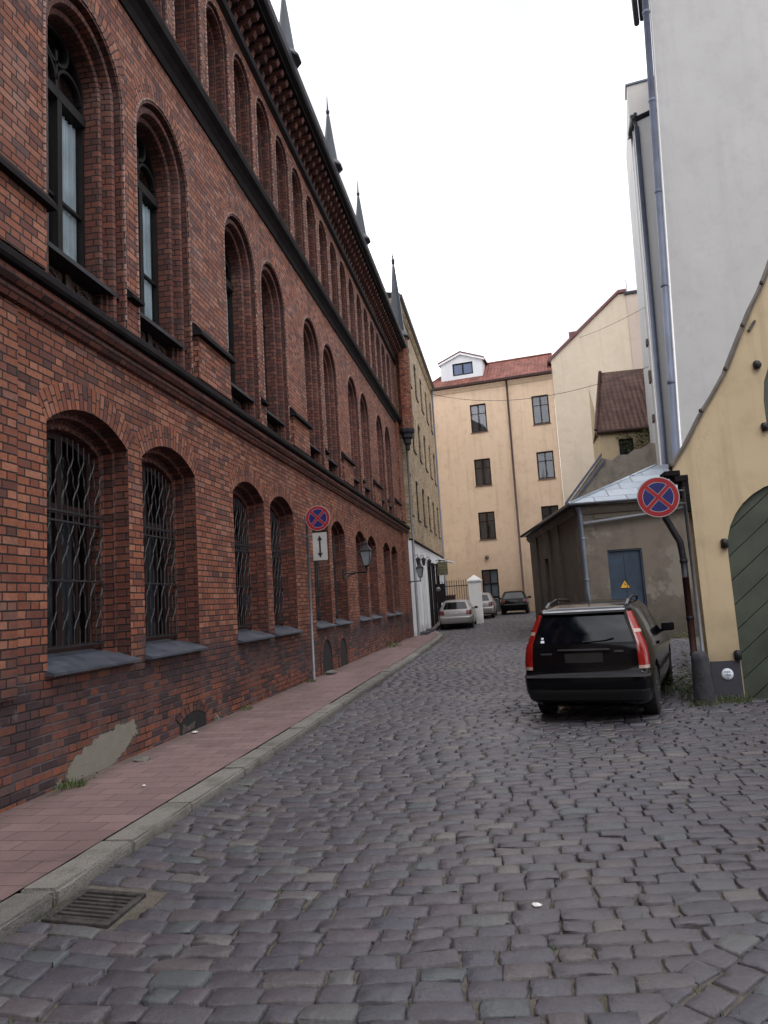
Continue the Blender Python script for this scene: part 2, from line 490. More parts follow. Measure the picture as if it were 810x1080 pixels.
def glass(name, k=(1.5, .04), rough=.04):
    N = NT(name)
    fr = N.n('ShaderNodeFresnel'); fr.inputs['IOR'].default_value = 1.52
    gl = N.n('ShaderNodeBsdfGlossy'); gl.inputs['Roughness'].default_value = rough; gl.inputs['Color'].default_value = (.95, .97, 1, 1)
    nz = N.bump(N.noise(N.pos(), 1.3, 2), .012, .5)
    N.t.links.new(nz, gl.inputs['Normal'])
    tr = N.n('ShaderNodeBsdfTransparent'); tr.inputs['Color'].default_value = (.9, .94, .95, 1)
    mx = N.n('ShaderNodeMixShader')
    f = N.math('ADD', N.math('MULTIPLY', fr.outputs[0], k[0]), k[1], clamp=True)
    N.t.links.new(f, mx.inputs[0]); N.t.links.new(tr.outputs[0], mx.inputs[1]); N.t.links.new(gl.outputs[0], mx.inputs[2])
    N.t.links.new(mx.outputs[0], N.out.inputs['Surface'])
    N.t.nodes.remove(N.b)
    MT[name] = N.m
    return N.m
glass('window_glass')
glass('lower_glass', k=(.8, .0))
plain('dark_glass', (.012, .015, .02), .06, var=.2, spec=.6)
plain('blue_glass', (.02, .05, .14), .06, var=.2, spec=.8)

def car_paint(name, col, metal=.3, rough=.25):
    N = NT(name); P = N.pos()
    d = N.noise(P, 3, 5)
    c = N.mix(N.mr(d, .45, .8, 0, .1), col, tuple(.012 + x * .8 for x in col))
    MT[name] = N.done(c, N.mr(d, .3, .7, rough, rough + .08), metal=metal, spec=.4 if col[0] > .1 else .14, **{'Coat Weight': .35 if col[0] > .1 else .05, 'Coat Roughness': .08})
    return MT[name]
car_paint('paint_black', (.003, .003, .004), 0, .08)
car_paint('paint_silver', (.25, .235, .235), .4, .35)
car_paint('paint_grey', (.22, .23, .25), .5, .3)
plain('car_glass', (.002, .003, .005), .04, var=.2, spec=.4)
plain('car_plastic', (.006, .006, .007), .55)
plain('tyre', (.012, .012, .013), .8, bump=.003)
plain('rim', (.28, .28, .29), .35, metal=.8)
plain('chrome', (.6, .6, .62), .22, metal=1.0)
plain('lamp_red', (.24, .008, .006), .18, spec=.5, var=.35, scale=20)
plain('lamp_clear', (.42, .3, .26), .2)
plain('lamp_dark_red', (.1, .012, .012), .25)
plain('plate_dark', (.008, .008, .009), .4)
plain('plate_white', (.3, .3, .3), .5)

def tile_material(name, c0, c1, per=.24, ch=.3):
    N = NT(name); P = N.pos(); U = N.sep(N.uv())
    r, mask, r2 = bricks(N, U[0], U[1], per, ch, flemish=False, joint=(.0, .03), wob=.0)
    col = N.mix(r, c0, c1)
    col = N.mix(N.mr(N.noise(P, 1.5, 5), .45, .7, 0, .55), col, tuple(x * .45 for x in c0))
    fv = N.math('FRACT', N.math('DIVIDE', U[1], ch))
    fu = N.math('FRACT', N.math('DIVIDE', U[0], per))
    h = N.math('ADD', N.math('MULTIPLY', N.math('SUBTRACT', 1.0, fv), .6), N.math('MULTIPLY', N.math('SINE', N.math('MULTIPLY', fu, PI)), .7))
    c = N.mix(N.mr(fv, .88, .98, 0, .75), col, (.03, .02, .018))
    MT[name] = N.done(c, .75, N.bump(h, .07, 1.0), spec=.3)
    return MT[name]
tile_material('red_tile', (.16, .055, .042), (.25, .095, .068))
tile_material('brown_tile', (.085, .043, .033), (.135, .073, .056))
def seam_material(name):
    N = NT(name); P = N.pos(); U = N.sep(N.uv())
    r, mask, r2 = bricks(N, U[0], U[1], 1.0, .62, flemish=False, joint=(.006, .02), wob=0)
    c = N.mix(r, (.2, .24, .29), (.31, .355, .4))
    c = N.mix(N.mr(N.noise(P, 2.4, 6, .65), .5, .68, 0, .5), c, (.2, .19, .18))
    c = N.mix(mask, (.16, .18, .2), c)
    MT[name] = N.done(c, N.mr(r2, 0, 1, .34, .5), N.bump(N.math('ADD', N.math('MULTIPLY', mask, -1.0), N.math('MULTIPLY', r, .5)), .02), metal=.35)
seam_material('tin_sheet')

def ground_mats():
    N = NT('cobble_stone'); P = N.pos()
    at = N.n('ShaderNodeAttribute', attribute_name='rnd').outputs['Fac']
    c = N.ramp(at, [(0, (.062, .06, .072)), (.2, (.074, .068, .083)), (.4, (.066, .065, .083)), (.55, (.085, .074, .086)), (.7, (.07, .073, .088)), (.82, (.098, .082, .088)), (.94, (.074, .087, .095)), (1, (.125, .112, .11))])
    f = N.noise(P, 55, 6, .65); g = N.noise(P, 12, 4)
    c = N.mix(N.mr(f, .4, .7, 0, .65), c, N.mix(.6, c, (.022, .021, .026)))
    c = N.mix(N.mr(g, .5, .75, 0, .25), c, (.11, .098, .1))
    big = N.noise(P, .38, 4)
    c = N.mix(N.mr(big, .5, .68, 0, .35), c, (.125, .11, .095))
    z = N.sep(N.obj())[2]
    h = N.math('ADD', N.math('MULTIPLY', f, .5), g)
    MT['cobble_stone'] = N.done(c, N.mr(N.noise(P, 5, 4), .3, .7, .34, .62), N.bump(h, .009, .8), spec=.5)
    N = NT('joint_dirt'); P = N.pos()
    c = N.mix(N.noise(P, 20, 4), (.07, .062, .055), (.16, .142, .122))
    c = N.mix(N.mr(N.noise(P, .9, 4), .54, .66, 0, .55), c, (.045, .048, .022))
    MT['joint_dirt'] = N.done(c, .95, N.bump(N.noise(P, 70, 4), .01), spec=.1)
    N = NT('pavers'); P = N.pos(); U = N.sep(P)
    r, mask, r2 = bricks(N, U[0], U[1], .40, .20, flemish=False, joint=(.0015, .006), wob=.002, p=P)
    c = N.mix(r, (.175, .116, .114), (.232, .156, .152))
    c = N.mix(N.mr(N.noise(P, 1.1, 5, .6, stretch=(1.6, .35, 1)), .45, .72, 0, .6), c, (.105, .07, .066))
    c = N.mix(N.mr(N.noise(P, 40, 5), .4, .75, 0, .35), c, (.1, .075, .07))
    x = U[0]
    c = N.mix(N.mr(N.noise(P, 3.2, 6, .7), .55, .7, 0, .5), c, (.085, .062, .06))
    vo = N.n('ShaderNodeTexVoronoi'); vo.inputs['Scale'].default_value = 2.3; N.t.links.new(P, vo.inputs['Vector'])
    c = N.mix(N.mr(vo.outputs['Distance'], .07, .05, 0, .5), c, (.05, .042, .042))
    edge = N.math('ADD', x, N.math('MULTIPLY', N.math('SUBTRACT', N.noise(P, 1.8, 5), .5), .5))
    c = N.mix(N.mr(edge, -3.8, -4.12, 0, .6), c, (.06, .05, .04))
    c = N.mix(mask, (.075, .052, .05), c)
    MT['pavers'] = N.done(c, .8, N.bump(N.math('ADD', N.math('MULTIPLY', mask, .8), N.math('MULTIPLY', N.noise(P, 60, 4), .4)), .005), spec=.3)
    N = NT('granite'); P = N.pos()
    at = N.n('ShaderNodeAttribute', attribute_name='rnd').outputs['Fac']
    c = N.mix(at, (.16, .152, .14), (.235, .222, .2))
    c = N.mix(N.mr(N.noise(P, 130, 3), .45, .6, 0, .45), c, (.07, .07, .07))
    c = N.mix(N.mr(N.noise(P, 4, 5), .5, .7, 0, .6), c, (.07, .065, .05))
    c = N.mix(N.mr(N.sep(P)[2], .1, .03, 0, .5), c, (.05, .05, .038))
    MT['granite'] = N.done(c, .8, N.bump(N.math('ADD', N.noise(P, 9, 5), N.math('MULTIPLY', N.noise(P, 90, 3), .3)), .03), spec=.3)
    N = NT('leaf'); P = N.pos()
    at = N.n('ShaderNodeAttribute', attribute_name='rnd').outputs['Fac']
    c = N.ramp(at, [(0, (.025, .045, .012)), (.5, (.05, .085, .022)), (.8, (.085, .115, .035)), (1, (.13, .12, .05))])
    MT['leaf'] = N.done(c, .6, spec=.3, **{'Transmission Weight': 0.0})
ground_mats()

def set_rnd(o, vals):
    a = o.data.attributes.new('rnd', 'FLOAT', 'FACE')
    a.data.foreach_set('value', vals)

def gx(x, y):     # crossfall: the setts rise to the kerb and sag a little under the parked car
    t = min(1, max(0, (-1.9 - x) / .7)); t = t * t * (3 - 2 * t)
    a = abs((x - .95) / 1.3) ** 4 + abs((y - 11.6) / 3.0) ** 4
    return (.05 * t if y < 33 else 0) - (.06 * math.exp(-a) if a < 20 else 0)

def gz(y):
    if y < 33: return 0.0
    if y > 48: return .5 + (y - 48) * .01
    t = (y - 33) / 15.0
    return .5 * t * t * (3 - 2 * t)
# ================================================================== ground, road, pavement, kerb
def sheet(xs, ys, dz, name, mat):
    mb = MB()
    P = [[(x, y, gz(y) + dz) for y in ys] for x in xs]
    mb.grid(P, smooth=False)
    o = mb.build(name, mat)
    return tag(o, kind='structure')
tag(sheet([-90, -30, -10, 0, 10, 30, 90], [-60, -20, 0, 10, 20, 30, 33, 36, 39, 42, 45, 48, 55, 80, 160], -.14, 'ground', MT['joint_dirt']), kind='structure')
YS = [0.8] + [i * 1.5 + 1.5 for i in range(0, 36)]
mb = MB(); _xs = [-4.4, -2.62] + [-2.6 + .25 * i for i in range(33)] + [8.0]; _ys = [.8 + .5 * i for i in range(108)]
mb.grid([[(x, y, gz(y) + gx(x, y) - .023) for y in _ys] for x in _xs], smooth=False)
road_base = tag(mb.build('road', MT['joint_dirt']), kind='structure')
_unused = (YS, -.022, 'road', MT['joint_dirt'])

nr = np.random.default_rng(11)
def rowf(x):            # how a course of setts bends across the street
    return .17 * (np.sqrt((x + 1.4) ** 2 + .6) + (x + 1.4)) / 2 - .03 * x - .02 * (x < -9)
def gz_np(y):
    t = np.clip((y - 33) / 15.0, 0, 1)
    return .5 * t * t * (3 - 2 * t)
LINE_P, LINE_D = np.array([.236, 3.0]), np.array([.66, .752])     # edge of the diagonal apron
def gx_np(x, y):
    t = np.clip((-1.9 - x) / .7, 0, 1); t = t * t * (3 - 2 * t)
    a = np.abs((x - .95) / 1.3) ** 4 + np.abs((y - 11.6) / 3.0) ** 4
    return .05 * t * (y < 33) - .06 * np.exp(-np.minimum(a, 40))
def side(x, y):
    return (x - LINE_P[0]) * LINE_D[1] - (y - LINE_P[1]) * LINE_D[0]
def right_limit(y):
    return 5.2 if y < 11.0 else 5.6
def in_drain(x, y): return -2.62 < x < -2.19 and 3.74 < y < 4.2
stones = []         # (4 corners, height, tilt, rnd)
y0 = 1.2
row = 0
while y0 < 46:
    h = .13 + nr.uniform(-.014, .018)
    if y0 > 22: h *= 1.25
    x = -2.62 + nr.uniform(-.05, .0)
    lim = 5.2 if y0 < 11 else (4.9 if y0 < 30 else 3.4)
    if y0 > 33: x = -3.8
    while x < lim:
        w = nr.uniform(.16, .285)
        if nr.random() < .12: w = nr.uniform(.13, .17)
        if y0 > 22: w *= 1.3
        xa, xb = x, x + w
        x = xb
        ya, yb = y0 + rowf(np.array([xa, xb]))
        cx, cy = (xa + xb) / 2, (ya + yb) / 2 + h / 2
        if cy < 9 and side(cx, cy) > .02: continue
        if in_drain(cx, cy): continue
        stones.append((xa, xb, ya, yb, h, cy))
    y0 += h
def stone_mesh(name, quads, us, vs, tilt_k=1.0):
    """quads: (n,4,2) corner arrays a(x0,y0) b(x1,y0) c(x1,y1) d(x0,y1)"""
    Q = np.array(quads, float); n = len(Q)
    Q = Q + nr.normal(0, 1, Q.shape) * np.array([.0065, .003])
    c = Q.mean(1, keepdims=True)
    ex = np.linalg.norm(Q[:, 1] - Q[:, 0], axis=1); ey = np.linalg.norm(Q[:, 3] - Q[:, 0], axis=1)
    gap = nr.uniform(.0005, .006, n)
    sx = 1 - 2 * gap / np.maximum(ex, .05); sy = 1 - 2 * gap / np.maximum(ey, .05)
    U, V = np.meshgrid(us, vs, indexing='ij')           # -1..1
    kk = .055
    Uc = U * np.sqrt(1 - kk * V * V * 1.2); Vc = V * np.sqrt(1 - kk * U * U * 1.2)
    fall = np.maximum(np.abs(U), np.abs(V))
    dome = -.0045 * (U ** 2 + V ** 2) / 2 * 1.1
    edge = np.where(fall > .99, -.055, np.where(fall > .935, -.0045, np.where(fall > .8, -.0008, 0)))
    nu, nv = U.shape
    u = (Uc[None] * sx[:, None, None] + 1) / 2; v = (Vc[None] * sy[:, None, None] + 1) / 2
    XY = (Q[:, 0][:, None, None] * ((1-u)*(1-v))[..., None] + Q[:, 1][:, None, None] * (u*(1-v))[..., None]
          + Q[:, 2][:, None, None] * (u*v)[..., None] + Q[:, 3][:, None, None] * ((1-u)*v)[..., None])
    XY = XY + nr.normal(0, 1, XY.shape) * np.where(fall > .84, .0036, .0018)[None, ..., None]
    hz = nr.normal(0, .003, n)
    tx = nr.normal(0, .0035, n) * tilt_k; ty = nr.normal(0, .003, n) * tilt_k
    Z = dome[None] * nr.uniform(.5, 1.5, n)[:, None, None] + edge[None] + hz[:, None, None] + tx[:, None, None] * U[None] + ty[:, None, None] * V[None]
    Z = Z + nr.normal(0, .0016, Z.shape) * (fall < .99)
    und = .012 * np.sin(XY[..., 0] * 1.7 + 1.1) * np.cos(XY[..., 1] * 1.1) 
    Z = Z + und * .6 + gz_np(XY[..., 1]) + gx_np(XY[..., 0], XY[..., 1])
    V3 = np.concatenate([XY, Z[..., None]], -1).reshape(-1, 3)
    idx = np.arange(nu * nv).reshape(nu, nv)
    q = np.stack([idx[:-1, :-1], idx[1:, :-1], idx[1:, 1:], idx[:-1, 1:]], -1).reshape(-1, 4)
    F = (q[None] + (np.arange(n) * nu * nv)[:, None, None]).reshape(-1, 4)
    me = bpy.data.meshes.new(name)
    me.vertices.add(len(V3)); me.vertices.foreach_set('co', V3.astype(np.float32).ravel())
    me.loops.add(F.size); me.loops.foreach_set('vertex_index', F.astype(np.int32).ravel())
    me.polygons.add(len(F)); me.polygons.foreach_set('loop_start', np.arange(0, F.size, 4, dtype=np.int32))
    me.polygons.foreach_set('loop_total', np.full(len(F), 4, np.int32))
    me.polygons.foreach_set('use_smooth', np.ones(len(F), bool))
    me.update(calc_edges=True); me.validate()
    at = me.attributes.new('rnd', 'FLOAT', 'FACE')
    at.data.foreach_set('value', np.repeat(nr.random(n), len(q)).astype(np.float32))
    me.materials.append(MT['cobble_stone'])
    o = bpy.data.objects.new(name, me); COL.objects.link(o)
    o.parent = road_base
    return o
def quad_of(s):
    xa, xb, ya, yb, h, cy = s
    return [(xa, ya), (xb, yb), (xb, yb + h), (xa, ya + h)]
near = [quad_of(s) for s in stones if s[5] < 13]
far = [quad_of(s) for s in stones if s[5] >= 13]
# diagonal apron in the near right corner
D = LINE_D; Nn = np.array([D[1], -D[0]])
diag = []
t = -.03
while t < 4.2:
    h = .14 + nr.uniform(-.012, .016); a = -3.2
    a += nr.uniform(0, .2)
    while a < 5.2:
        w = nr.uniform(.16, .24)
        p = [LINE_P + D * aa + Nn * tt for aa, tt in ((a, t), (a + w, t), (a + w, t + h), (a, t + h))]
        a += w
        m = np.mean(p, 0)
        if m[1] < 1.0 or m[1] > 8.6 or m[0] > 5.2: continue
        diag.append([tuple(q) for q in p])
    t += h
e = [-1, -.965, -.89, -.3, .3, .89, .965, 1]
stone_mesh('cobbles', near + diag, e, [-1, -.945, -.83, -.2, .2, .83, .945, 1])
stone_mesh('cobbles', far, [-1, -.8, 0, .8, 1], [-1, -.75, .75, 1])

# pavement and kerb: plan line of the kerb's street face
KERB = [(-2.62, 0.6), (-2.6, 10), (-2.62, 20), (-2.68, 27), (-2.8, 31), (-3.1, 33.5), (-3.5, 35.2), (-3.75, 37), (-3.8, 49)]
def kx(y):
    for (x0, y0_), (x1, y1_) in zip(KERB, KERB[1:]):
        if y0_ <= y <= y1_:
            return x0 + (x1 - x0) * (y - y0_) / (y1_ - y0_)
    return KERB[-1][0]
mb = MB(); yy = [0.6 + .4 * i for i in range(121)]
P = [[(-4.6, y, .125 + gz(y)) for y in yy], [(-3.6, y, .122 + gz(y)) for y in yy], [(kx(y) - .235, y, .12 + gz(y)) for y in yy]]
mb.grid(P, smooth=False)
tag(mb.build('pavement', MT['pavers']), kind='structure')
mb = MB(); vals = []
y = .6
while y < 48:
    ln = nr.uniform(.85, 1.35); y1 = min(48.3, y + ln - .012)
    a = len(mb.f)
    jz = nr.normal(0, .004); jx = nr.normal(0, .005)
    bm = bmesh.new()
    bmesh.ops.create_cube(bm, size=1)
    bmesh.ops.subdivide_edges(bm, edges=[ed for ed in bm.edges if abs(ed.verts[0].co.y - ed.verts[1].co.y) > .5], cuts=4)
    for v in bm.verts:
        q = v.co.copy(); Y = y + (q.y + .5) * (y1 - y)
        v.co = Vector((kx(Y) + jx + (q.x - .5) * .232, Y, gz(Y) + jz + (-.09 if q.z < 0 else .122)))
    ed = [e_ for e_ in bm.edges if len(e_.link_faces) == 2 and e_.calc_face_angle(0) > .6]
    bmesh.ops.bevel(bm, geom=ed, offset=.016, segments=2, affect='EDGES')
    for v in bm.verts: v.co += Vector((nr.normal(0, .0025), 0, nr.normal(0, .002)))
    mb.add_bm(bm, 0, True)
    vals += [nr.random()] * (len(mb.f) - a)
    y += ln
k = mb.build('kerb', MT['granite'], autosmooth=40)
set_rnd(k, vals); tag(k, kind='structure')
# patchwork of flat stones in the gutter line
mb = MB()
# ================================================================== wall helpers
class PL:
    def __init__(s, O, T, N): s.O = Vector(O); s.T = Vector(T).normalized(); s.N = Vector(N).normalized(); s.Z = Vector((0, 0, 1))
    def __call__(s, a, z, d=0.0): return s.O + s.T * a + s.Z * z + s.N * d
def rect(s0, s1, z0, z1): return [(s0, z0), (s1, z0), (s1, z1), (s0, z1)]
def semi(s0, s1, zb, zs, n=18):
    """open outline builder (from bottom left over the arch to bottom right) for a round arch"""
    c, r = (s0 + s1) / 2, (s1 - s0) / 2
    def f(ins):
        rr = r - ins
        pts = [(c - rr, zb)]
        pts += [(c + rr * math.cos(PI - PI * i / n), zs + rr * math.sin(PI * i / n)) for i in range(n + 1)]
        return pts + [(c + rr, zb)]
    return f
def segm(s0, s1, zb, zs, rise, n=12):
    c, hw = (s0 + s1) / 2, (s1 - s0) / 2
    R = (hw * hw + rise * rise) / (2 * rise); zc = zs + rise - R
    def f(ins):
        rr = R - ins; w = hw - ins; a = math.asin(w / rr)
        pts = [(c - w, zb)]
        pts += [(c + rr * math.sin(-a + 2 * a * i / n), zc + rr * math.cos(-a + 2 * a * i / n)) for i in range(n + 1)]
        return pts + [(c + w, zb)]
    f.R = R; f.zc = zc; f.c = c; f.hw = hw
    return f
def square(s0, s1, zb, zt):
    def f(ins): return [(s0 + ins, zb), (s0 + ins, zt - ins), (s1 - ins, zt - ins), (s1 - ins, zb)]
    return f
def cell(mb, pl, outer, hole, d=0.0, m=0):
    mb.poly([pl(a, z, d) for a, z in outer], [[pl(a, z, d) for a, z in hole]] if hole else [], m)
def sweep(mb, pl, fn, prof, m=0, smooth=None):
    """profile points (inset, depth) swept along the outline"""
    L = [0.0]; o0 = fn(prof[0][0])
    for p, q in zip(o0, o0[1:]): L.append(L[-1] + math.hypot(q[0] - p[0], q[1] - p[1]))
    zb = o0[0][1]
    rows = [[pl(a, z, d) for a, z in fn(i)] for i, d in prof]
    U = [0.0]
    for p, q in zip(prof, prof[1:]): U.append(U[-1] + math.hypot(q[0] - p[0], q[1] - p[1]))
    for k in range(len(prof) - 1):
        for j in range(len(o0) - 1):
            mb.face([rows[k][j], rows[k][j+1], rows[k+1][j+1], rows[k+1][j]],
                    uv=[(U[k], zb + L[j]), (U[k], zb + L[j+1]), (U[k+1], zb + L[j+1]), (U[k+1], zb + L[j])], m=m, smooth=bool(smooth))
def arch_ring(mb, pl, c, zc, r0, r1, a0, a1, n, d, m=0):
    """voussoir band; angles in degrees, measured from the crown; returns outer arc points"""
    rm = (r0 + r1) / 2
    for i in range(n):
        A, B = [math.radians(a0 + (a1 - a0) * q / n) for q in (i, i + 1)]
        pts = [(r0, A), (r0, B), (r1, B), (r1, A)]
        mb.face([pl(c + r * math.sin(t), zc + r * math.cos(t), d) for r, t in pts],
                uv=[(.06 + r - r0, rm * t + 20) for r, t in pts], m=m)
def outline_frame(mb, pl, fn, i0, i1, d0, d1, m=0, close=True):
    """solid frame between insets i0..i1 and depths d0 (front) .. d1, closed along the bottom by a bar"""
    A, B = fn(i0), fn(i1)
    for j in range(len(A) - 1):
        mb.face([pl(*A[j], d0), pl(*A[j+1], d0), pl(*B[j+1], d0), pl(*B[j], d0)], m=m)
        mb.face([pl(*B[j], d0), pl(*B[j+1], d0), pl(*B[j+1], d1), pl(*B[j], d1)], m=m)
    if close: bar(mb, pl, A[0][0], A[-1][0], A[0][1], A[0][1] + (i1 - i0), d1, d0 + .004, m)
def bar(mb, pl, s0, s1, z0, z1, d0, d1, m=0):
    lo = [pl(s0, z0, d0), pl(s1, z0, d0), pl(s1, z0, d1), pl(s0, z0, d1)]
    hi = [pl(s0, z1, d0), pl(s1, z1, d0), pl(s1, z1, d1), pl(s0, z1, d1)]
    mb.hexa(lo, hi, m)
def run(mb, pl, prof, s0, s1, m=0, mats=None):
    """moulding: closed profile (d, z) extruded from s0 to s1"""
    mb.prism(prof, lambda p, t: pl(t, p[1], p[0]), s0, s1, m, mats=mats)
def fill(mb, pl, pts, d, m=0):
    area = sum(p[0] * q[1] - q[0] * p[1] for p, q in zip(pts, pts[1:] + pts[:1]))
    want = pl.T.cross(pl.Z).dot(pl.N)
    if area * want < 0: pts = list(reversed(pts))
    mb.poly([pl(a, z, d) for a, z in pts], m=m)
def recess_window(parent, pl, wall, s0, s1, z0, z1, fn, depth=.14, frame='frame_dark', glassm='dark_glass', mull=(1, 1), sill=None, name='window', fw=.06, mi_reveal=0, curtain=False):
    """reveal goes into wall mb; the window (frame + pane) becomes a part"""
    sweep(wall, pl, fn, [(0, 0), (0, -depth)], m=mi_reveal)
    wall.face([pl(s0, z0, 0), pl(s1, z0, 0), pl(s1, z0, -depth), pl(s0, z0, -depth)], m=mi_reveal)
    fm = MB(); outline_frame(fm, pl, fn, 0, fw, -depth + .03, -depth - .02)
    for k in range(1, mull[0] + 1):
        s = s0 + (s1 - s0) * k / (mull[0] + 1); bar(fm, pl, s - .03, s + .03, z0, z1 - .01, -depth - .015, -depth + .028)
    for k in range(mull[1]):
        z = z0 + (z1 - z0) * (.66 if mull[1] == 1 else (k + 1) / (mull[1] + 1)); bar(fm, pl, s0, s1, z - .022, z + .022, -depth - .014, -depth + .026)
    f = fm.build(name, MT[frame], parent, loc=pl((s0 + s1) / 2, z0, 0))
    pm = MB(); fill(pm, pl, fn(.01), -depth)
    pm.build('pane', MT[glassm], f, loc=pl((s0 + s1) / 2, z0, 0))
    if curtain:
        cm = MB()
        for a_, b_ in ((s0 + .02, s0 + (s1 - s0) * .42), (s1 - (s1 - s0) * .42, s1 - .02)):
            n_ = 8; pts = [(a_ + (b_ - a_) * i / n_, -depth - .1 - .03 * (i % 2)) for i in range(n_ + 1)]
            for (a, d), (b, e_) in zip(pts, pts[1:]): cm.face([pl(a, z0, d), pl(b, z0, e_), pl(b, z1, e_), pl(a, z1, d)], smooth=True)
        cm.build('curtain', MT['curtain_pale'], f, loc=pl((s0 + s1) / 2, z0, 0))
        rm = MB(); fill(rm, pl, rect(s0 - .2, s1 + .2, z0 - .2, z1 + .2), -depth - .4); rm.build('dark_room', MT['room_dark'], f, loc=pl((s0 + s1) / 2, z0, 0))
    if sill:
        sm = MB(); run(sm, pl, [(-depth, z0 + .01), (.06, z0 - .02), (.06, z0 - .05), (-depth, z0 - .05)], s0 - .05, s1 + .05)
        sm.build('sill', MT[sill], f, loc=pl((s0 + s1) / 2, z0, 0))
    return f

# ================================================================== red brick building
FX = -4.13
BP = PL((FX, 0, 0), (0, 1, 0), (1, 0, 0))
brick_b = thing('brick_building', (FX, 16, .12), 'long dark red brick building with round arched windows and pointed spires along the pavement', 'building')
S0 = [6.1 + 4.75 * k for k in range(-1, 5)]
END = 31.3
wall = MB()       # materials: 0 face brick, 1 reveal brick
for k, s0 in enumerate(S0):
    for a, b, w0 in ((s0 - .725, s0 + 1.665, s0), (s0 + 1.665, s0 + 4.025, s0 + 1.83)):
        if b > END: b = END
        # ---- ground storey
        fn = segm(w0, w0 + 1.5, 1.15, 3.5, .25)
        o = fn(0); R, zc, c = fn.R, fn.zc, fn.c
        half = math.degrees(math.asin(.75 / R)); rw = .27
        outer = [(c + (R + rw) * math.sin(math.radians(-half + 2 * half * i / 12)), zc + (R + rw) * math.cos(math.radians(-half + 2 * half * i / 12))) for i in range(13)]
        hole = [o[0], o[1]] + outer + [o[-2], o[-1]]
        cell(wall, BP, rect(a, b, -.05, 4.9), hole)
        arch_ring(wall, BP, c, zc, R, R + rw, -half, half, 12, 0, 0)
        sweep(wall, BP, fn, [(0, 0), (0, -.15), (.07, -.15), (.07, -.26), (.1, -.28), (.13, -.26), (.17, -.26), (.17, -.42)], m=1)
        # ---- main storey
        fn = semi(w0, w0 + 1.5, 4.9, 7.7); r = .75; rw = .27; c = w0 + .75; zc = 7.7
        arc_in = lambda d0, d1, n, rr: [(c + rr * math.sin(math.radians(d0 + (d1 - d0) * i / n)), zc + rr * math.cos(math.radians(d0 + (d1 - d0) * i / n))) for i in range(n + 1)]
        hole = [(w0, 4.902)] + arc_in(-90, -60, 3, r) + arc_in(-60, 60, 12, r + rw) + arc_in(60, 90, 3, r) + [(w0 + 1.5, 4.902)]
        cell(wall, BP, rect(a, b, 4.9, 9.3), hole)
        arch_ring(wall, BP, c, zc, r, r + rw, -60, 60, 12, 0, 0)
        sweep(wall, BP, fn, [(-.03, 0), (-.026, .012), (-.012, .018), (-.001, .012), (0, 0)], m=2)
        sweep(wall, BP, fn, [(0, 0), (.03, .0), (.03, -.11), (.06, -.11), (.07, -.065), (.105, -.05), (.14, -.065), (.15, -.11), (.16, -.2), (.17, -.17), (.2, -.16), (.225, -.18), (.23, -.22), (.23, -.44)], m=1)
        # parapet panel below the main window
        bar(wall, BP, w0 + .2, w0 + 1.3, 4.91, 5.34, -.5, -.3, 1)
        bar(wall, BP, w0 + .03, w0 + .2, 4.91, 5.4, -.5, -.12, 1); bar(wall, BP, w0 + 1.3, w0 + 1.47, 4.91, 5.4, -.5, -.12, 1)
wall.face([BP(0, -.05), BP(S0[0] - .725, -.05), BP(S0[0] - .725, 9.3), BP(0, 9.3)])
last = S0[-1] + 4.025
if last < END: wall.face([BP(last, -.05), BP(END, -.05), BP(END, 9.3), BP(last, 9.3)])
# ---- upper arcade of blind niches
NP = 1.22; n0 = 10.85
ks = list(range(-8, 16))
sL, sR = n0 + NP * ks[0] - NP / 2, n0 + NP * ks[-1] + NP / 2
for q in ks:
    c = n0 + NP * q; r = .47; zs = 11.42; zb = 9.72
    fn = semi(c - r, c + r, zb, zs, 12)
    cell(wall, BP, rect(c - NP / 2, c + NP / 2, 9.3, 12.4), fn(0))
    sweep(wall, BP, fn, [(-.05, 0), (-.045, .018), (-.02, .026), (-.002, .018), (0, 0)], m=2)
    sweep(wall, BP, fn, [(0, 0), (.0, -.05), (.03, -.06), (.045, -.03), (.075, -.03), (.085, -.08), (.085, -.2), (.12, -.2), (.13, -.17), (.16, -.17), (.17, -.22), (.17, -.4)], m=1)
    fill(wall, BP, fn(.17), -.4, 1)
    wall.face([BP(c - r, zb, 0), BP(c + r, zb, 0), BP(c + r, zb + .05, -.4), BP(c - r, zb + .05, -.4)], m=1)
wall.face([BP(0, 9.3), BP(sL, 9.3), BP(sL, 12.4), BP(0, 12.4)])
wall.face([BP(sR, 9.3), BP(END, 9.3), BP(END, 12.4), BP(sR, 12.4)])
# top strip behind the corbels, far gable end, end pier
wall.face([BP(0, 12.4), BP(END, 12.4), BP(END, 12.9), BP(0, 12.9)])
wall.face([BP(END, -.05), BP(END, -.05, -9), BP(END, 12.9, -9), BP(END, 12.9)])
bar(wall, BP, 30.0, END - .02, -.05, 4.45, -.3, .09)
bar(wall, BP, 30.15, END - .02, 4.97, 9.25, -.3, .08)
bar(wall, BP, 0.2, 5.62, 1.0, 4.4, -.1, .05)
# thickened piers under the ledges of the main storey
for s0 in S0:
    bar(wall, BP, s0 + 3.42, s0 + 4.66, 4.93, 5.55, -.1, .07)
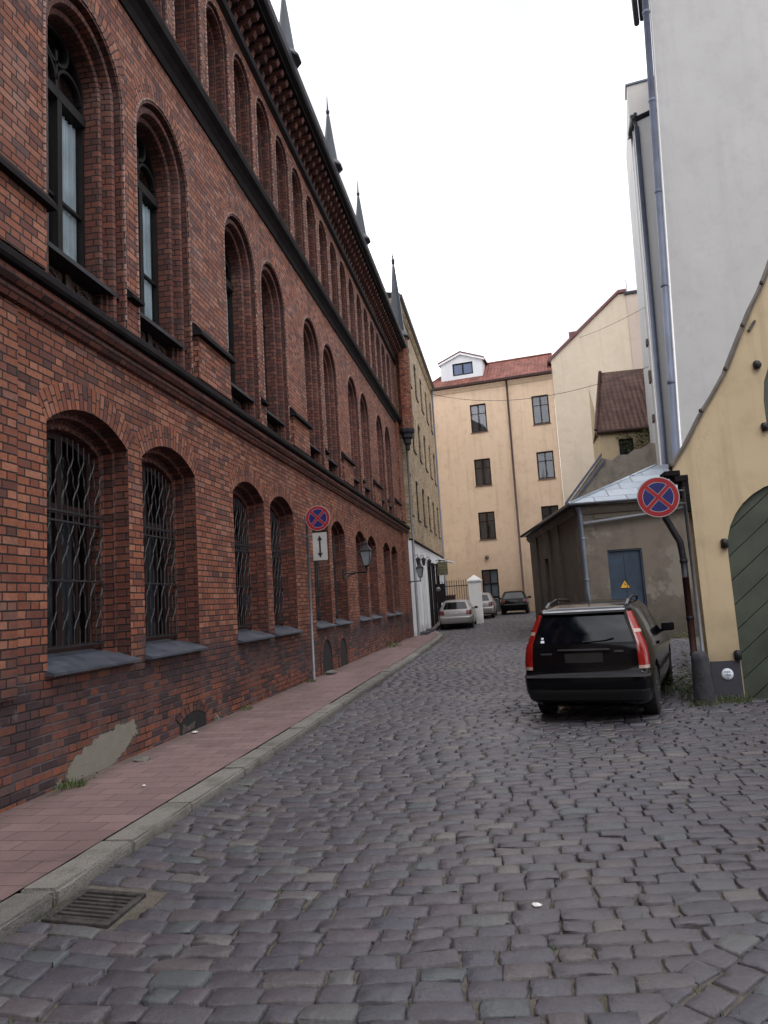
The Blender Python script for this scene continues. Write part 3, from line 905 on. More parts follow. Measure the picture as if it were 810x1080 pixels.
# shallow base course
wall_o = wall.build('wall', [MT['red_brick'], MT['reveal_brick'], MT['trim_brick']], brick_b)
for s0 in S0:
    lg = MB()
    run(lg, BP, [(-.05, 5.55), (.15, 5.55), (.15, 5.60), (.06, 5.72), (0.001, 5.74), (-.05, 5.74)], s0 + 3.36, s0 + 4.72)
    lg.build('ledge', MT['dark_stone'], brick_b, loc=BP(s0 + 4.04, 5.6)); lg = MB()
    run(lg, BP, [(-.05, 5.34), (.09, 5.34), (.09, 5.38), (0.002, 5.47), (-.05, 5.47)], s0 + 1.52, s0 + 1.81)
    lg.build('ledge', MT['dark_stone'], brick_b, loc=BP(s0 + 1.66, 5.4))
sc = MB()
run(sc, BP, [(-.05, 4.44), (.05, 4.46), (.09, 4.52), (.09, 4.56), (-.05, 4.56)], 0, END + .05, m=1)
run(sc, BP, [(-.05, 4.565), (.12, 4.565), (.155, 4.60), (.16, 4.65), (.14, 4.685), (-.05, 4.685)], 0, END + .08, m=1)
run(sc, BP, [(-.05, 4.69), (.2, 4.69), (.22, 4.72), (.22, 4.78), (.19, 4.8), (.012, 4.955), (-.05, 4.955)], 0, END + .1, m=0)
sc.build('string_course', [MT['dark_stone'], MT['reveal_brick']], brick_b)
sc = MB()
run(sc, BP, [(-.05, 9.14), (.03, 9.16), (.06, 9.26), (.12, 9.33), (.2, 9.38), (.22, 9.46), (.22, 9.5), (.004, 9.73), (-.05, 9.73)], 0, END + .02)
sc.build('string_course', MT['dark_stone'], brick_b)
# cornice: rail, rows of corbels, eaves board and gutter
co = MB()
run(co, BP, [(-.05, 12.1), (.1, 12.12), (.14, 12.17), (.1, 12.23), (-.05, 12.24)], 0, END + .1, m=1)
s = .2
while s < END:
    run(co, BP, [(.0, 12.25), (.1, 12.25), (.14, 12.36), (.26, 12.38), (.3, 12.47), (.42, 12.49), (.46, 12.585), (.0, 12.585)], s, s + .13, m=0)
    run(co, BP, [(.002, 12.40), (.2, 12.45), (.2, 12.58), (.002, 12.58)], s + .131, s + .303, m=2)
    s += .305
run(co, BP, [(-.05, 12.59), (.52, 12.59), (.52, 12.66), (-.05, 12.66)], 0, END + .3, m=2)
run(co, BP, [(-.05, 12.665), (.62, 12.665), (.66, 12.71), (.68, 12.83), (.6, 12.86), (-.05, 12.86)], 0, END + .35, m=1)
co.build('cornice', [MT['reveal_brick'], MT['slate_metal'], MT['dark_stone']], brick_b)
rf = MB()
rf.face([BP(0, 12.86, .6), BP(END + .3, 12.86, .6), BP(END + .3, 16.2, -6), BP(0, 16.2, -6)])
rf.face([BP(END + .3, 12.86, .6), BP(END + .3, 12.86, -9), BP(END + .3, 16.2, -6)])
rf.build('roof', MT['slate_metal'], brick_b)
vt = MB(); c = Vector((-5.4, 29.2, 13.6)); vt.box((-5.7, 28.9, 13.2), (-5.0, 29.7, 15.6)); vt.box((-5.78, 28.82, 15.6), (-4.92, 29.78, 15.72))
vt.build('roof_vent', MT['zinc_dark'], brick_b)

def spire_mesh(x, y, z, hw, h, seg=8):
    m = MB()
    m.lathe([(hw * .35, -.22), (hw * .8, -.1), (hw * 1.25, -.06), (hw * 1.28, -.02)], (x, y, z), seg, 1, smooth=False, a0=PI/8)
    m.lathe([(hw * 1.28, -.02), (hw * .86, hw * .55), (hw * .8, hw * .6), (hw * .16, h * .72), (hw * .1, h * .75)], (x, y, z), seg, 0, smooth=False, a0=PI/8)
    m.lathe([(.0, h * .74), (hw * .16, h * .75), (hw * .2, h * .79), (hw * .08, h * .81), (hw * .1, h * .83), (.02, h * .84), (.004, h)], (x, y, z), 8, 1)
    return m
spx = FX + .5
for y, z in ((9.9, 12.95), (13.85, 12.95), (17.75, 12.95), (21.75, 12.95), (26.1, 12.95)):
    if y == 26.1: continue
    spire_mesh(spx, y - .35, z - .02, .25, 2.0).build('spire', [MT['spire_metal'], MT['slate_metal']], brick_b, loc=(spx, y, z))
# corner turret with its own spire
tx, ty = -3.74, 31.05
tu = MB()
tu.lathe([(.02, 8.1), (.1, 8.15), (.1, 8.35), (.17, 8.42), (.17, 8.6), (.26, 8.68), (.26, 8.82), (.34, 8.9), (.36, 8.98), (.36, 9.05)], (tx, ty, 0), 8, 1, smooth=False, a0=PI/8)
tur = MB()
a8 = [PI/8 + PI/4 * i for i in range(9)]
for i in range(8):
    p, q = [(tx + .31 * math.cos(a), ty + .31 * math.sin(a)) for a in (a8[i], a8[i+1])]
    tur.face([(p[0], p[1], 9.05), (q[0], q[1], 9.05), (q[0], q[1], 13.2), (p[0], p[1], 13.2)])
t_o = tur.build('turret', [MT['red_brick']], brick_b, loc=(tx, ty, 9.05))
tu.build('console', [MT['dark_stone'], MT['slate_metal']], t_o, loc=(tx, ty, 9.05))
spire_mesh(tx - .12, ty, 13.25, .42, 4.6).build('spire', [MT['spire_metal'], MT['slate_metal']], t_o, loc=(tx, ty, 13.3))

# ---- ground storey window with iron grille (local: built once, then copied)
def ground_window(w0):
    org = BP(w0 + .75, 1.3)
    fn = segm(w0, w0 + 1.5, 1.3, 3.5, .25)
    fm = MB(); outline_frame(fm, BP, fn, .17, .25, -.36, -.43)
    bar(fm, BP, w0 + .71, w0 + .79, 1.33, 3.56, -.42, -.365); bar(fm, BP, w0 + .2, w0 + 1.3, 2.72, 2.82, -.42, -.36)
    for f_ in (.43, 1.07): bar(fm, BP, w0 + f_ - .02, w0 + f_ + .02, 1.33, 2.72, -.415, -.375)
    f = fm.build('window', MT['frame_brown'], brick_b, loc=org)
    pm = MB(); fill(pm, BP, fn(.22), -.4)
    pm.build('pane', MT['lower_glass'], f, loc=org)
    cm = MB()
    pts = []
    for i in range(41):
        a = w0 + .16 + 1.18 * i / 40
        gap = .12 * math.sin(i * .55) 
        pts.append((a, -.52 + .03 * math.sin(i * 1.9) + .01 * math.sin(i * .7)))
    for (a, d), (b, e_) in zip(pts, pts[1:]):
        cm.face([BP(a, 1.3, d), BP(b, 1.3, e_), BP(b, 2.7, e_), BP(a, 2.7, d)], smooth=True)
    cm.build('curtain', MT['curtain_dark'], f, loc=org)
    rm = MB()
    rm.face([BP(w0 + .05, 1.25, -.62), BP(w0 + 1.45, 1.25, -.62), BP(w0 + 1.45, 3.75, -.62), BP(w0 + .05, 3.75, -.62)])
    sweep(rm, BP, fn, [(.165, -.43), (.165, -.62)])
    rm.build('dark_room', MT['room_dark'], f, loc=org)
    g = MB(); d = -.24
    for z in (1.36, 2.02, 2.62, 2.72): bar(g, BP, w0 + .14, w0 + 1.36, z - .009, z + .009, d - .012, d + .012)
    n = 12
    for i in range(n):
        a = w0 + .2 + 1.1 * i / (n - 1)
        top = 3.5 - .25 * ((i - 5.5) / 5.5) ** 2 * .9
        zz = [1.36, 1.46]; ss = [0, 0]
        for kz, sg in ((1.62, 1), (1.95, -1), (2.28, 1), (2.5, -1), (2.95, 1), (3.2, -1)):
            zz += [kz - .09, kz, kz + .09]; ss += [0, sg * .042, 0]
        zz.append(top); ss.append(0)
        g.tube([BP(a + (x if i % 2 == 0 else -x), z, d) for x, z in zip(ss, zz) if z <= top], .0085, 4, smooth=False)
    g.build('grille', MT['iron_light'], f, loc=org)
    sm = MB()
    run(sm, BP, [(-.43, 1.325), (-.15, 1.245), (.1, 1.155), (.1, 1.13), (-.43, 1.13)], w0 + .003, w0 + 1.497)
    run(sm, BP, [(.003, 1.188), (.1, 1.154), (.1, 1.129), (.003, 1.129)], w0 - .04, w0 + .002); run(sm, BP, [(.003, 1.188), (.1, 1.154), (.1, 1.129), (.003, 1.129)], w0 + 1.498, w0 + 1.54)
    sm.build('sill', MT['sill_metal'], f, loc=org)
    return f, org
gw, gorg = ground_window(6.1)
# ---- main storey window
def main_window(w0):
    zb = 5.4; zs = 7.7
    org = BP(w0 + .75, zb); c = w0 + .75
    fn = semi(w0, w0 + 1.5, zb, zs)
    d0, d1 = -.36, -.44
    fm = MB(); outline_frame(fm, BP, fn, .225, .27, d0, d1)
    bar(fm, BP, c - .042, c + .042, zb + .02, 7.42, d1, d0 + .03); bar(fm, BP, w0 + .25, w0 + 1.25, 7.36, 7.48, d1, d0 + .035)
    bar(fm, BP, w0 + .27, w0 + 1.23, 6.2, 6.235, d1 + .02, d0 - .01)
    bar(fm, BP, c - .022, c + .022, 7.48, 7.98, d1 + .01, d0 - .002)
    # tracery: two small round lights and one circle above
    def ringbar(cx, cz, r0, r1, a0, a1, n=14):
        for i in range(n):
            A, B = [math.radians(a0 + (a1 - a0) * q / n) for q in (i, i + 1)]
            lo = [(cx + r * math.cos(t), cz + r * math.sin(t)) for r, t in ((r0, A), (r0, B), (r1, B), (r1, A))]
            fm.hexa([BP(a, z, d1 + .01) for a, z in lo], [BP(a, z, d0 - .002) for a, z in lo])
    for sg in (-1, 1): ringbar(c + sg * .25, 7.62, .215, .25, 0, 180)
    ringbar(c, 8.05, .2, .24, 0, 360, 20)
    f = fm.build('window', MT['frame_dark'], brick_b, loc=org)
    pm = MB(); fill(pm, BP, fn(.25), -.405); pm.build('pane', MT['window_glass'], f, loc=org)
    cm = MB(); n = 44
    for half in (0, 1):
        a0 = w0 + .26 + half * .5
        pts = [(a0 + .48 * i / n, -.455 + .016 * math.sin(i * .9 + half) + .008 * math.sin(i * .37)) for i in range(n + 1)]
        for (a, d), (b, e_) in zip(pts, pts[1:]):
            cm.face([BP(a, zb, d), BP(b, zb, e_), BP(b, 7.35, e_), BP(a, 7.35, d)], smooth=True)
    cm.build('curtain', MT['curtain'], f, loc=org)
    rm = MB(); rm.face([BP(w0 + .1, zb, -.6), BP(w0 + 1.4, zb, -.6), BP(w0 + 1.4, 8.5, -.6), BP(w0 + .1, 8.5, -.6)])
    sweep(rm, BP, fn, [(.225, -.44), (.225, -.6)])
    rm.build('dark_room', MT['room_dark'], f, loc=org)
    sm = MB()
    run(sm, BP, [(-.44, 5.42), (-.1, 5.36), (-.05, 5.35), (-.05, 5.30), (-.44, 5.30)], w0 + .03, w0 + 1.47)
    sm.build('sill', MT['slate_metal'], f, loc=org)
    pn = MB()
    bar(pn, BP, w0 + .22, w0 + .68, 4.94, 5.29, -.3, -.27); bar(pn, BP, w0 + .82, w0 + 1.28, 4.94, 5.29, -.3, -.27)
    bar(pn, BP, w0 + .7, w0 + .8, 4.93, 5.3, -.3, -.24)
    for sg in (.45, 1.05):
        for rr in (.13, .07):
            pp = [BP(w0 + sg + rr * math.cos(a), 5.115 + rr * math.sin(a), -.262) for a in [PI * 2 * i / 14 for i in range(15)]]
            pn.tube(pp, .018, 6)
        for i in range(4):
            a = PI / 4 + i * PI / 2
            pn.tube([BP(w0 + sg + .12 * math.cos(a), 5.115 + .12 * math.sin(a), -.262), BP(w0 + sg + .2 * math.cos(a), 5.115 + .17 * math.sin(a), -.262)], .022, 5)
    pn.build('apron_panel', MT['terracotta_dark'], f, loc=org)
    return f, org
mw, morg = main_window(6.1)
for s0 in S0:
    for w0 in (s0, s0 + 1.83):
        if abs(w0 - 6.1) < 1e-4: continue
        dy = w0 - 6.1
        dup(gw, brick_b, gw.location + Vector((0, dy, 0))); dup(mw, brick_b, mw.location + Vector((0, dy, 0)))
# basement vents, boarded opening, plaster patch, loose base stones
def arch_plate(mb, s0, s1, zb, zs, d, m=0):
    f = semi(s0, s1, zb, zs, 8); fill(mb, BP, f(0), d, m); return f
for s0, s1, z0, z1 in ((15.85, 16.75, .12, .42), (17.55, 18.35, .12, .4)):
    v = MB(); f = arch_plate(v, s0, s1, z0, z1, .008, 1)
    A = f(-.12); B = f(0)
    for j in range(len(A) - 1):
        v.face([BP(*A[j], .03), BP(*A[j+1], .03), BP(*B[j+1], .03), BP(*B[j], .03)], uv=[(0, j * .08), (0, j * .08 + .08), (.12, j * .08 + .08), (.12, j * .08)], m=0)
        v.face([BP(*B[j], .03), BP(*B[j+1], .03), BP(*B[j+1], .008), BP(*B[j], .008)], m=0)
        v.face([BP(*A[j], .0), BP(*A[j+1], .0), BP(*A[j+1], .03), BP(*A[j], .03)], m=0)
    v.build('basement_vent', [MT['reveal_brick'], MT['pit_dark']], brick_b, loc=BP((s0 + s1) / 2, z0))
v = MB(); f = segm(8.75, 9.55, .1, .27, .1, 8); fill(v, BP, f(0), .006, 1)
A = f(-.12); B = f(0)
for j in range(1, len(A) - 2):
    v.face([BP(*A[j], .012), BP(*A[j+1], .012), BP(*B[j+1], .012), BP(*B[j], .012)], uv=[(0, j * .08), (0, j * .08 + .08), (.12, j * .08 + .08), (.12, j * .08)], m=0)
v.poly([BP(8.8, .14, .009), BP(9.15, .15, .009), BP(9.2, .24, .009), BP(8.95, .2, .009), BP(8.84, .26, .009)], m=2)
v.build('basement_vent', [MT['reveal_brick'], MT['pit_dark'], MT['old_mortar']], brick_b, loc=BP(9.2, .12))
# ================================================================== yellow brick building with white shop floor
YP = PL((-3.95, 0, 0), (0, 1, 0), (1, 0, 0))
yb = thing('yellow_brick_building', (-4.2, 41, 0), 'yellow brick building with narrow dark windows above a white ground floor', 'building')
Y0, Y1 = 31.95, 47.3
w = MB(); rows = [(5.501, 7.475), (8.932, 10.953), (12.363, 14.29)]
cols = [32.7 + 2.72 * i for i in range(6)]
zs = [4.326, 8.18, 11.658, 15.512]
for (z0, z1), za, zb_ in zip(rows, zs, zs[1:]):
    for i, c in enumerate(cols):
        a = Y0 if i == 0 else c - 1.36; b = Y1 if i == 5 else c + 1.36
        fn = segm(c - .52, c + .52, z0, z1 - .12, .12, 5)
        cell(w, YP, rect(a, b, za, zb_), fn(0))
        recess_window(yb, YP, w, c - .52, c + .52, z0, z1 - .12, fn, depth=.09, mull=(1, 1), sill='slate_metal')
w.face([YP(Y0, 4.326), YP(Y0, 15.512), YP(Y0, 15.512, -9), YP(Y0, 4.326, -9)])
w.face([YP(Y1, 0), YP(Y1, 15.512), YP(Y1, 15.512, -9), YP(Y1, 0, -9)])
w.build('upper_wall', [MT['yellow_brick']], yb)
# shop floor
w = MB()
doors = [(32.0, 33.1, 3.0), (34.4, 35.5, 3.05), (37.2, 38.0, 3.2), (39.4, 40.2, 3.2), (41.8, 42.7, 3.2)]
YS0 = 31.36
edges = [YS0] + [(doors[i][1] + doors[i+1][0]) / 2 for i in range(4)] + [Y1]
for (a, b, zt), e0, e1 in zip(doors, edges, edges[1:]):
    g = gz(a) + .16
    cell(w, YP, rect(e0, e1, -.1, 4.22), [(a, g), (a, zt + g * .5), (b, zt + g * .5), (b, g)], d=.04)
    zt2 = zt + g * .5
    for p, q in (((a, g), (a, zt2)), ((a, zt2), (b, zt2)), ((b, zt2), (b, g))):
        w.face([YP(*p, .04), YP(*q, .04), YP(*q, -.22), YP(*p, -.22)])
    dm = MB()
    big = a > 36.5
    outline_frame(dm, YP, square(a, b, g, zt2), 0, .09, -.1, -.2)
    if big:
        for c_ in (a - .1, b + .1): bar(dm, YP, c_ - .09, c_ + .09, g - .1, zt2 + .1, .041, .13)
        bar(dm, YP, a - .2, b + .2, zt2 + .1, zt2 + .2, .041, .15)
    bar(dm, YP, (a + b) / 2 - .03, (a + b) / 2 + .03, g, zt2, -.2, -.11)
    d_o = dm.build('door', MT['frame_dark' if big else 'sign_back'], yb, loc=YP((a + b) / 2, g))
    pm = MB(); fill(pm, YP, [(a, g), (b, g), (b, zt2), (a, zt2)], -.17)
    pm.build('door_leaf', MT['dark_glass' if big else 'zinc'], d_o, loc=YP((a + b) / 2, g))
    if not big:
        st = MB(); st.bevbox(tuple(YP(a - .15, gz(a) + .05, .05)), tuple(YP(b + .15, gz(a) + .24, .42)), .015)
        st.build('doorstep', MT['dark_plinth'], d_o, loc=YP((a + b) / 2, g))
w.face([YP(YS0, -.1, .04), YP(YS0, 4.22, .04), YP(YS0, 4.22, -.3), YP(YS0, -.1, -.3)])
for c in (33.75, 36.3):
    bar(w, YP, c - .22, c + .22, 0, 3.85, .04, .12)
w.build('shop_wall', MT['white_plaster'], yb)
c = MB(); run(c, YP, [(-.05, 4.22), (.1, 4.22), (.12, 4.26), (.12, 4.29), (0.002, 4.32), (-.05, 4.32)], YS0, Y1)
c.build('string_course', MT['dark_stone'], yb)
c = MB(); run(c, YP, [(-.05, 15.212), (.05, 15.232), (.16, 15.392), (.16, 15.452), (-.05, 15.452)], Y0, Y1, m=0)
run(c, YP, [(-.05, 15.457), (.2, 15.457), (.28, 15.512), (.3, 15.632), (.22, 15.652), (-.05, 15.652)], Y0, Y1, m=1)
c.build('cornice', [MT['yellow_brick'], MT['gutter_dark']], yb)
r = MB(); r.face([YP(Y0, 15.67, .2), YP(Y1, 15.67, .2), YP(Y1 - 3, 16.7, -4.5), YP(Y0, 16.7, -4.5)])
r.face([YP(Y1, 15.67, .2), YP(Y1, 15.67, -9), YP(Y1 - 3, 16.7, -4.5)])
r.build('roof', MT['zinc_dark'], yb)
for y_ in (33.4,):
    d_ = MB(); d_.box((-4.7, y_, 15.7), (-4.0, y_ + .9, 16.3)); d_.face([(-3.92, y_ - .1, 16.32), (-3.92, y_ + 1, 16.32), (-4.9, y_ + 1, 16.5), (-4.9, y_ - .1, 16.5)])
    d_.build('dormer', MT['zinc_dark'], yb)
dp = MB(); dp.tube([YP(Y1 - .4, 15.5, .2), YP(Y1 - .4, 15.0, .12), YP(Y1 - .4, .8, .12)], .06, 8); dp.build('downpipe', MT['zinc'], yb)
dp = MB(); dp.tube([YP(31.5, 11.5, .1), YP(31.5, .15, .1)], .05, 8); dp.build('downpipe', MT['galvanised'], yb)
can = MB(); run(can, YP, [(.05, 4.0), (.9, 3.75), (.9, 3.82), (.05, 4.09)], 43.8, 45.7); can.build('canopy', MT['white_paint'], yb)
bs = thing('shop_sign', (-3.6, 42.0, 3.5), 'dark olive hanging shop board under the white awning', 'sign')
b_ = MB(); b_.bevbox((-3.85, 41.95, 2.98), (-3.24, 42.01, 3.73), .01); b_.build('board', MT['shop_board'], bs)
b_ = MB(); b_.tube([(-3.95, 41.98, 3.83), (-3.2, 41.98, 3.83)], .018, 6); b_.tube([(-3.7, 41.98, 3.83), (-3.7, 41.98, 3.72)], .01, 4); b_.tube([(-3.4, 41.98, 3.83), (-3.4, 41.98, 3.72)], .01, 4)
b_.build('bracket', MT['iron'], bs)
b_ = MB()
for z in (3.5, 3.34, 3.18): b_.box((-3.75, 41.938, z), (-3.34, 41.948, z + .035))
b_.build('lettering', MT['old_gilt'], bs)

# ================================================================== house closing the street
FP = PL((-4.6, 50.7, 0), (1, -.15, 0), (-.15, -1, 0))
fh = thing('apartment_house', FP(4.5, .5), 'orange beige plastered house with red roof and white dormer at the street end', 'building')
w = MB()
cells_s = [0, 5.75, 8.9]; cells_z = [-.2, 4.6, 8.3, 12.1, 16.1]
fcols = [(3.1, 4.23), (7.37, 8.5)]; frows = [None, (5.47, 7.36), (9.2, 11.06), (12.97, 14.95)]
for i, (a, b) in enumerate(fcols):
    for r_, za, zb_ in zip(frows, cells_z, cells_z[1:]):
        if r_ is None:
            if i == 0:
                fn = square(3.02, 4.15, .55, 3.42)
                cell(w, FP, rect(cells_s[i], cells_s[i+1], za, zb_), fn(0))
                sweep(w, FP, fn, [(0, 0), (0, -.2)])
            else: w.face([FP(p, q) for p, q in rect(cells_s[i], cells_s[i+1], za, zb_)])
            continue
        fn = square(a, b, *r_)
        cell(w, FP, rect(cells_s[i], cells_s[i+1], za, zb_), fn(0))
        recess_window(fh, FP, w, a, b, r_[0], r_[1], fn, depth=.12, frame='frame_brown', glassm='window_glass', mull=(1, 1), fw=.09, sill='brown_metal', curtain=True)
w.face([FP(0, -.2), FP(0, 16.1), FP(0, 16.1, -8), FP(0, -.2, -8)])
run(w, FP, [(-.05, 15.95), (.04, 15.97), (.12, 16.12), (.2, 16.2), (.2, 16.26), (-.05, 16.26)], 0, 8.88)
w.build('wall', MT['far_plaster'], fh)
d_ = MB(); fn = square(3.02, 4.15, .55, 3.42); outline_frame(d_, FP, fn, 0, .09, -.1, -.2)
bar(d_, FP, 3.55, 3.63, .55, 3.4, -.2, -.1)
for z in (1.55, 2.45): bar(d_, FP, 3.05, 4.12, z - .04, z + .04, -.19, -.105)
do = d_.build('door', MT['frame_dark'], fh, loc=FP(3.6, .55)); pm = MB(); fill(pm, FP, fn(.02), -.16); pm.build('pane', MT['curtain_dark'], do, loc=FP(3.6, .55))
pm = MB(); bar(pm, FP, 3.1, 3.5, 2.55, 3.2, -.155, -.14); pm.build('door_panel', MT['brown_metal'], do, loc=FP(3.6, .55))
st = MB(); bar(st, FP, 2.9, 4.3, .3, .6, 0.01, .5); st.build('doorstep', MT['granite'], fh)
g = MB(); run(g, FP, [(-.02, 16.27), (.28, 16.27), (.36, 16.32), (.38, 16.44), (.3, 16.46), (-.02, 16.46)], -.1, 8.86); g.build('gutter', MT['brown_metal'], fh)
g = MB(); g.tube([FP(5.8, 16.3, .3), FP(5.8, 15.9, .1), FP(5.78, .6, .1)], .065, 8); g.build('downpipe', MT['brown_metal'], fh)
r = MB()
e0, e1, q0, q1 = FP(-.15, 16.46, .36), FP(8.88, 16.46, .36), FP(1.7, 18.35, -1.95), FP(8.88, 18.35, -1.95)
r.face([e0, e1, q1, q0]); r.face([e0, q0, FP(1.7, 18.35, -5), FP(-.15, 16.46, -7.5)])
r.face([q0, q1, FP(8.88, 16.4, -7), FP(1.7, 16.4, -7)])
r.tube([q0, q1], .09, 6); r.tube([e0, q0], .08, 6)
r.build('roof', MT['red_tile'], fh)
dm = MB()
zb_, ze, za = 16.7, 18.35, 18.95
a, b = 1.15, 4.15
front = [(a, zb_), (b, zb_), (b, ze), ((a + b) / 2, za), (a, ze)]
dm.poly([FP(s_, z_, -.35) for s_, z_ in front], [[FP(s_, z_, -.35) for s_, z_ in ((2.02, 17.3), (2.02, 18.2), (3.48, 18.2), (3.48, 17.3))]])
dm.face([FP(a, zb_, -.35), FP(a, ze, -.35), FP(a, ze, -3), FP(a, zb_, -3)]); dm.face([FP(b, zb_, -.35), FP(b, ze, -.35), FP(b, ze, -3), FP(b, zb_, -3)])
fn = square(2.02, 3.48, 17.3, 18.2); sweep(dm, FP, fn, [(0, -.35), (0, -.45)])
dmo = dm.build('dormer', MT['white_plaster'], fh, loc=FP(2.65, 17, -.35))
f_ = MB(); outline_frame(f_, FP, fn, 0, .09, -.38, -.46); bar(f_, FP, 2.7, 2.8, 17.32, 18.15, -.46, -.385); f_.build('window_frame', MT['frame_dark'], dmo, loc=FP(2.65, 17, -.35))
f_ = MB(); fill(f_, FP, fn(.02), -.43); f_.build('pane', MT['blue_glass'], dmo, loc=FP(2.65, 17, -.35))
f_ = MB()
for p, q in (((a - .18, ze - .06), ((a + b) / 2, za)), (((a + b) / 2, za), (b + .18, ze - .06))):
    lo = [FP(*p, -.2), FP(*q, -.2), FP(*q, -3.2), FP(*p, -3.2)]
    f_.hexa(lo, [v + Vector((0, 0, .1)) for v in lo])
f_.build('dormer_roof', MT['red_metal'], dmo, loc=FP(2.65, 17, -.35))
f_ = MB()
for p, q in (((a - .18, ze - .2), ((a + b) / 2, za - .15)), (((a + b) / 2, za - .15), (b + .18, ze - .2))):
    lo = [FP(*p, -.22), FP(*q, -.22), FP(*q, -.34), FP(*p, -.34)]
    f_.hexa(lo, [v + Vector((0, 0, .13)) for v in lo])
f_.build('fascia', MT['white_paint'], dmo, loc=FP(2.65, 17, -.35))
l_ = MB(); l_.lathe([(.02, 0), (.14, .02), (.12, .2), (.03, .24)], FP(3.5, 4.15, .12), 10); l_.build('door_lamp', MT['timber_grey'], fh)
ch = MB(); ch.bevbox(tuple(FP(1.15, 17.2, -3.4)), tuple(FP(1.75, 19.0, -2.9)), .02); ch.build('chimney', MT['white_plaster'], fh)

# tall bare gable wall to the right of it
GP = PL((-4.6, 50.62, 0), (1, -.15, 0), (-.15, -1, 0))
gh = thing('gable_house', GP(11.5, .5), 'tall house with a bare cream gable wall, steep red verge and grey chimney', 'building')
w = MB()
prof = [(8.9, -.2), (14.1, -.2), (14.1, 21.0), (13.6, 21.0), (8.9, 17.2)]
w.poly([GP(*p) for p in prof]); w.face([GP(8.9, -.2), GP(8.9, 17.2), GP(8.9, 17.2, -.5), GP(8.9, -.2, -.5)])
w.face([GP(14.1, -.2), GP(14.1, 21), GP(14.1, 21, -7), GP(14.1, -.2, -7)])
for i in range(46):      # faint courses standing proud of the plaster
    pass
w.build('wall', MT['gable_plaster'], gh)
r = MB()
for p, q in (((8.62, 17.02), (13.62, 21.06)), ((13.62, 21.06), (14.15, 21.06))):
    lo = [GP(*p, .14), GP(*q, .14), GP(*q, -6), GP(*p, -6)]
    r.hexa(lo, [v + Vector((0, 0, .2)) for v in lo])
r.build('roof', MT['red_metal'], gh)
r = MB(); bar(r, GP, 10.2, 11.0, 18.3, 19.3, -1.6, -.9); r.build('roof_hatch', MT['red_metal'], gh)
ch = MB(); bar(ch, GP, 14.102, 15.05, 9, 20.85, -1.2, .05); bar(ch, GP, 14.11, 15.04, 15.6, 15.75, -1.1, .07)
co_ = ch.build('chimney', MT['pale_plaster'], gh, loc=GP(14.5, 20))
ch = MB(); bar(ch, GP, 14.0, 15.15, 20.86, 21.05, -1.3, .15); ch.tube([GP(14.2, 21, 0), GP(14.2, 21.9, 0)], .02, 5); ch.build('chimney_cap', MT['gutter_dark'], co_, loc=GP(14.5, 20))
ch = MB(); bar(ch, GP, 15.3, 16.4, 0, 19.2, -3, -1.5); cb = ch.build('side_wing', MT['gable_plaster'], gh)
ch = MB(); bar(ch, GP, 15.25, 15.9, 19.2, 19.45, -2.9, -1.4); ch.build('wing_coping', MT['gutter_dark'], gh)
# sloping buttress of the gable
bt = MB()
TPz = PL((0, 37.0, 0), (1, 0, 0), (0, -1, 0))

# ================================================================== small house with brown tiles
th = thing('tile_roofed_house', (6.6, 37, .3), 'small ochre outhouse with steep brown tiled roof and a creeper at its window', 'house')
w = MB()
fn = square(6.05, 6.75, 7.75, 8.95)
cell(w, TPz, rect(5.2, 8.6, 0, 9.45), fn(0)); sweep(w, TPz, fn, [(0, 0), (0, -.15)])
w.face([TPz(5.2, 0), TPz(5.2, 9.45), TPz(5.2, 9.45, -3), TPz(5.2, 0, -3)])
w.face([TPz(5.2, 9.45), TPz(5.2, 9.45, -3), TPz(5.2, 12.4, -2.5)])
w.build('wall', MT['ochre_plaster'], th)
f_ = MB(); outline_frame(f_, TPz, fn, 0, .07, -.1, -.18); f_ = f_.build('window', MT['frame_dark'], th, loc=TPz(6.4, 7.75))
p_ = MB(); fill(p_, TPz, fn(.01), -.14); p_.build('pane', MT['dark_glass'], f_, loc=TPz(6.4, 7.75))
r = MB()
r.face([TPz(4.98, 9.4, .25), TPz(8.8, 9.4, .25), TPz(8.8, 13.1, -2.4), TPz(5.85, 13.1, -2.4)])
r.face([TPz(4.98, 9.4, .25), TPz(5.85, 13.1, -2.4), TPz(5.2, 9.4, -3)])
r.tube([TPz(4.98, 9.45, .25), TPz(5.85, 13.15, -2.4)], .09, 6)
rr = r.build('roof', MT['brown_tile'], th)
g = MB(); run(g, TPz, [(0, 9.22), (.2, 9.22), (.34, 9.3), (.34, 9.39), (0, 9.39)], 5.0, 8.7); g.build('eaves_board', MT['brown_metal'], th)
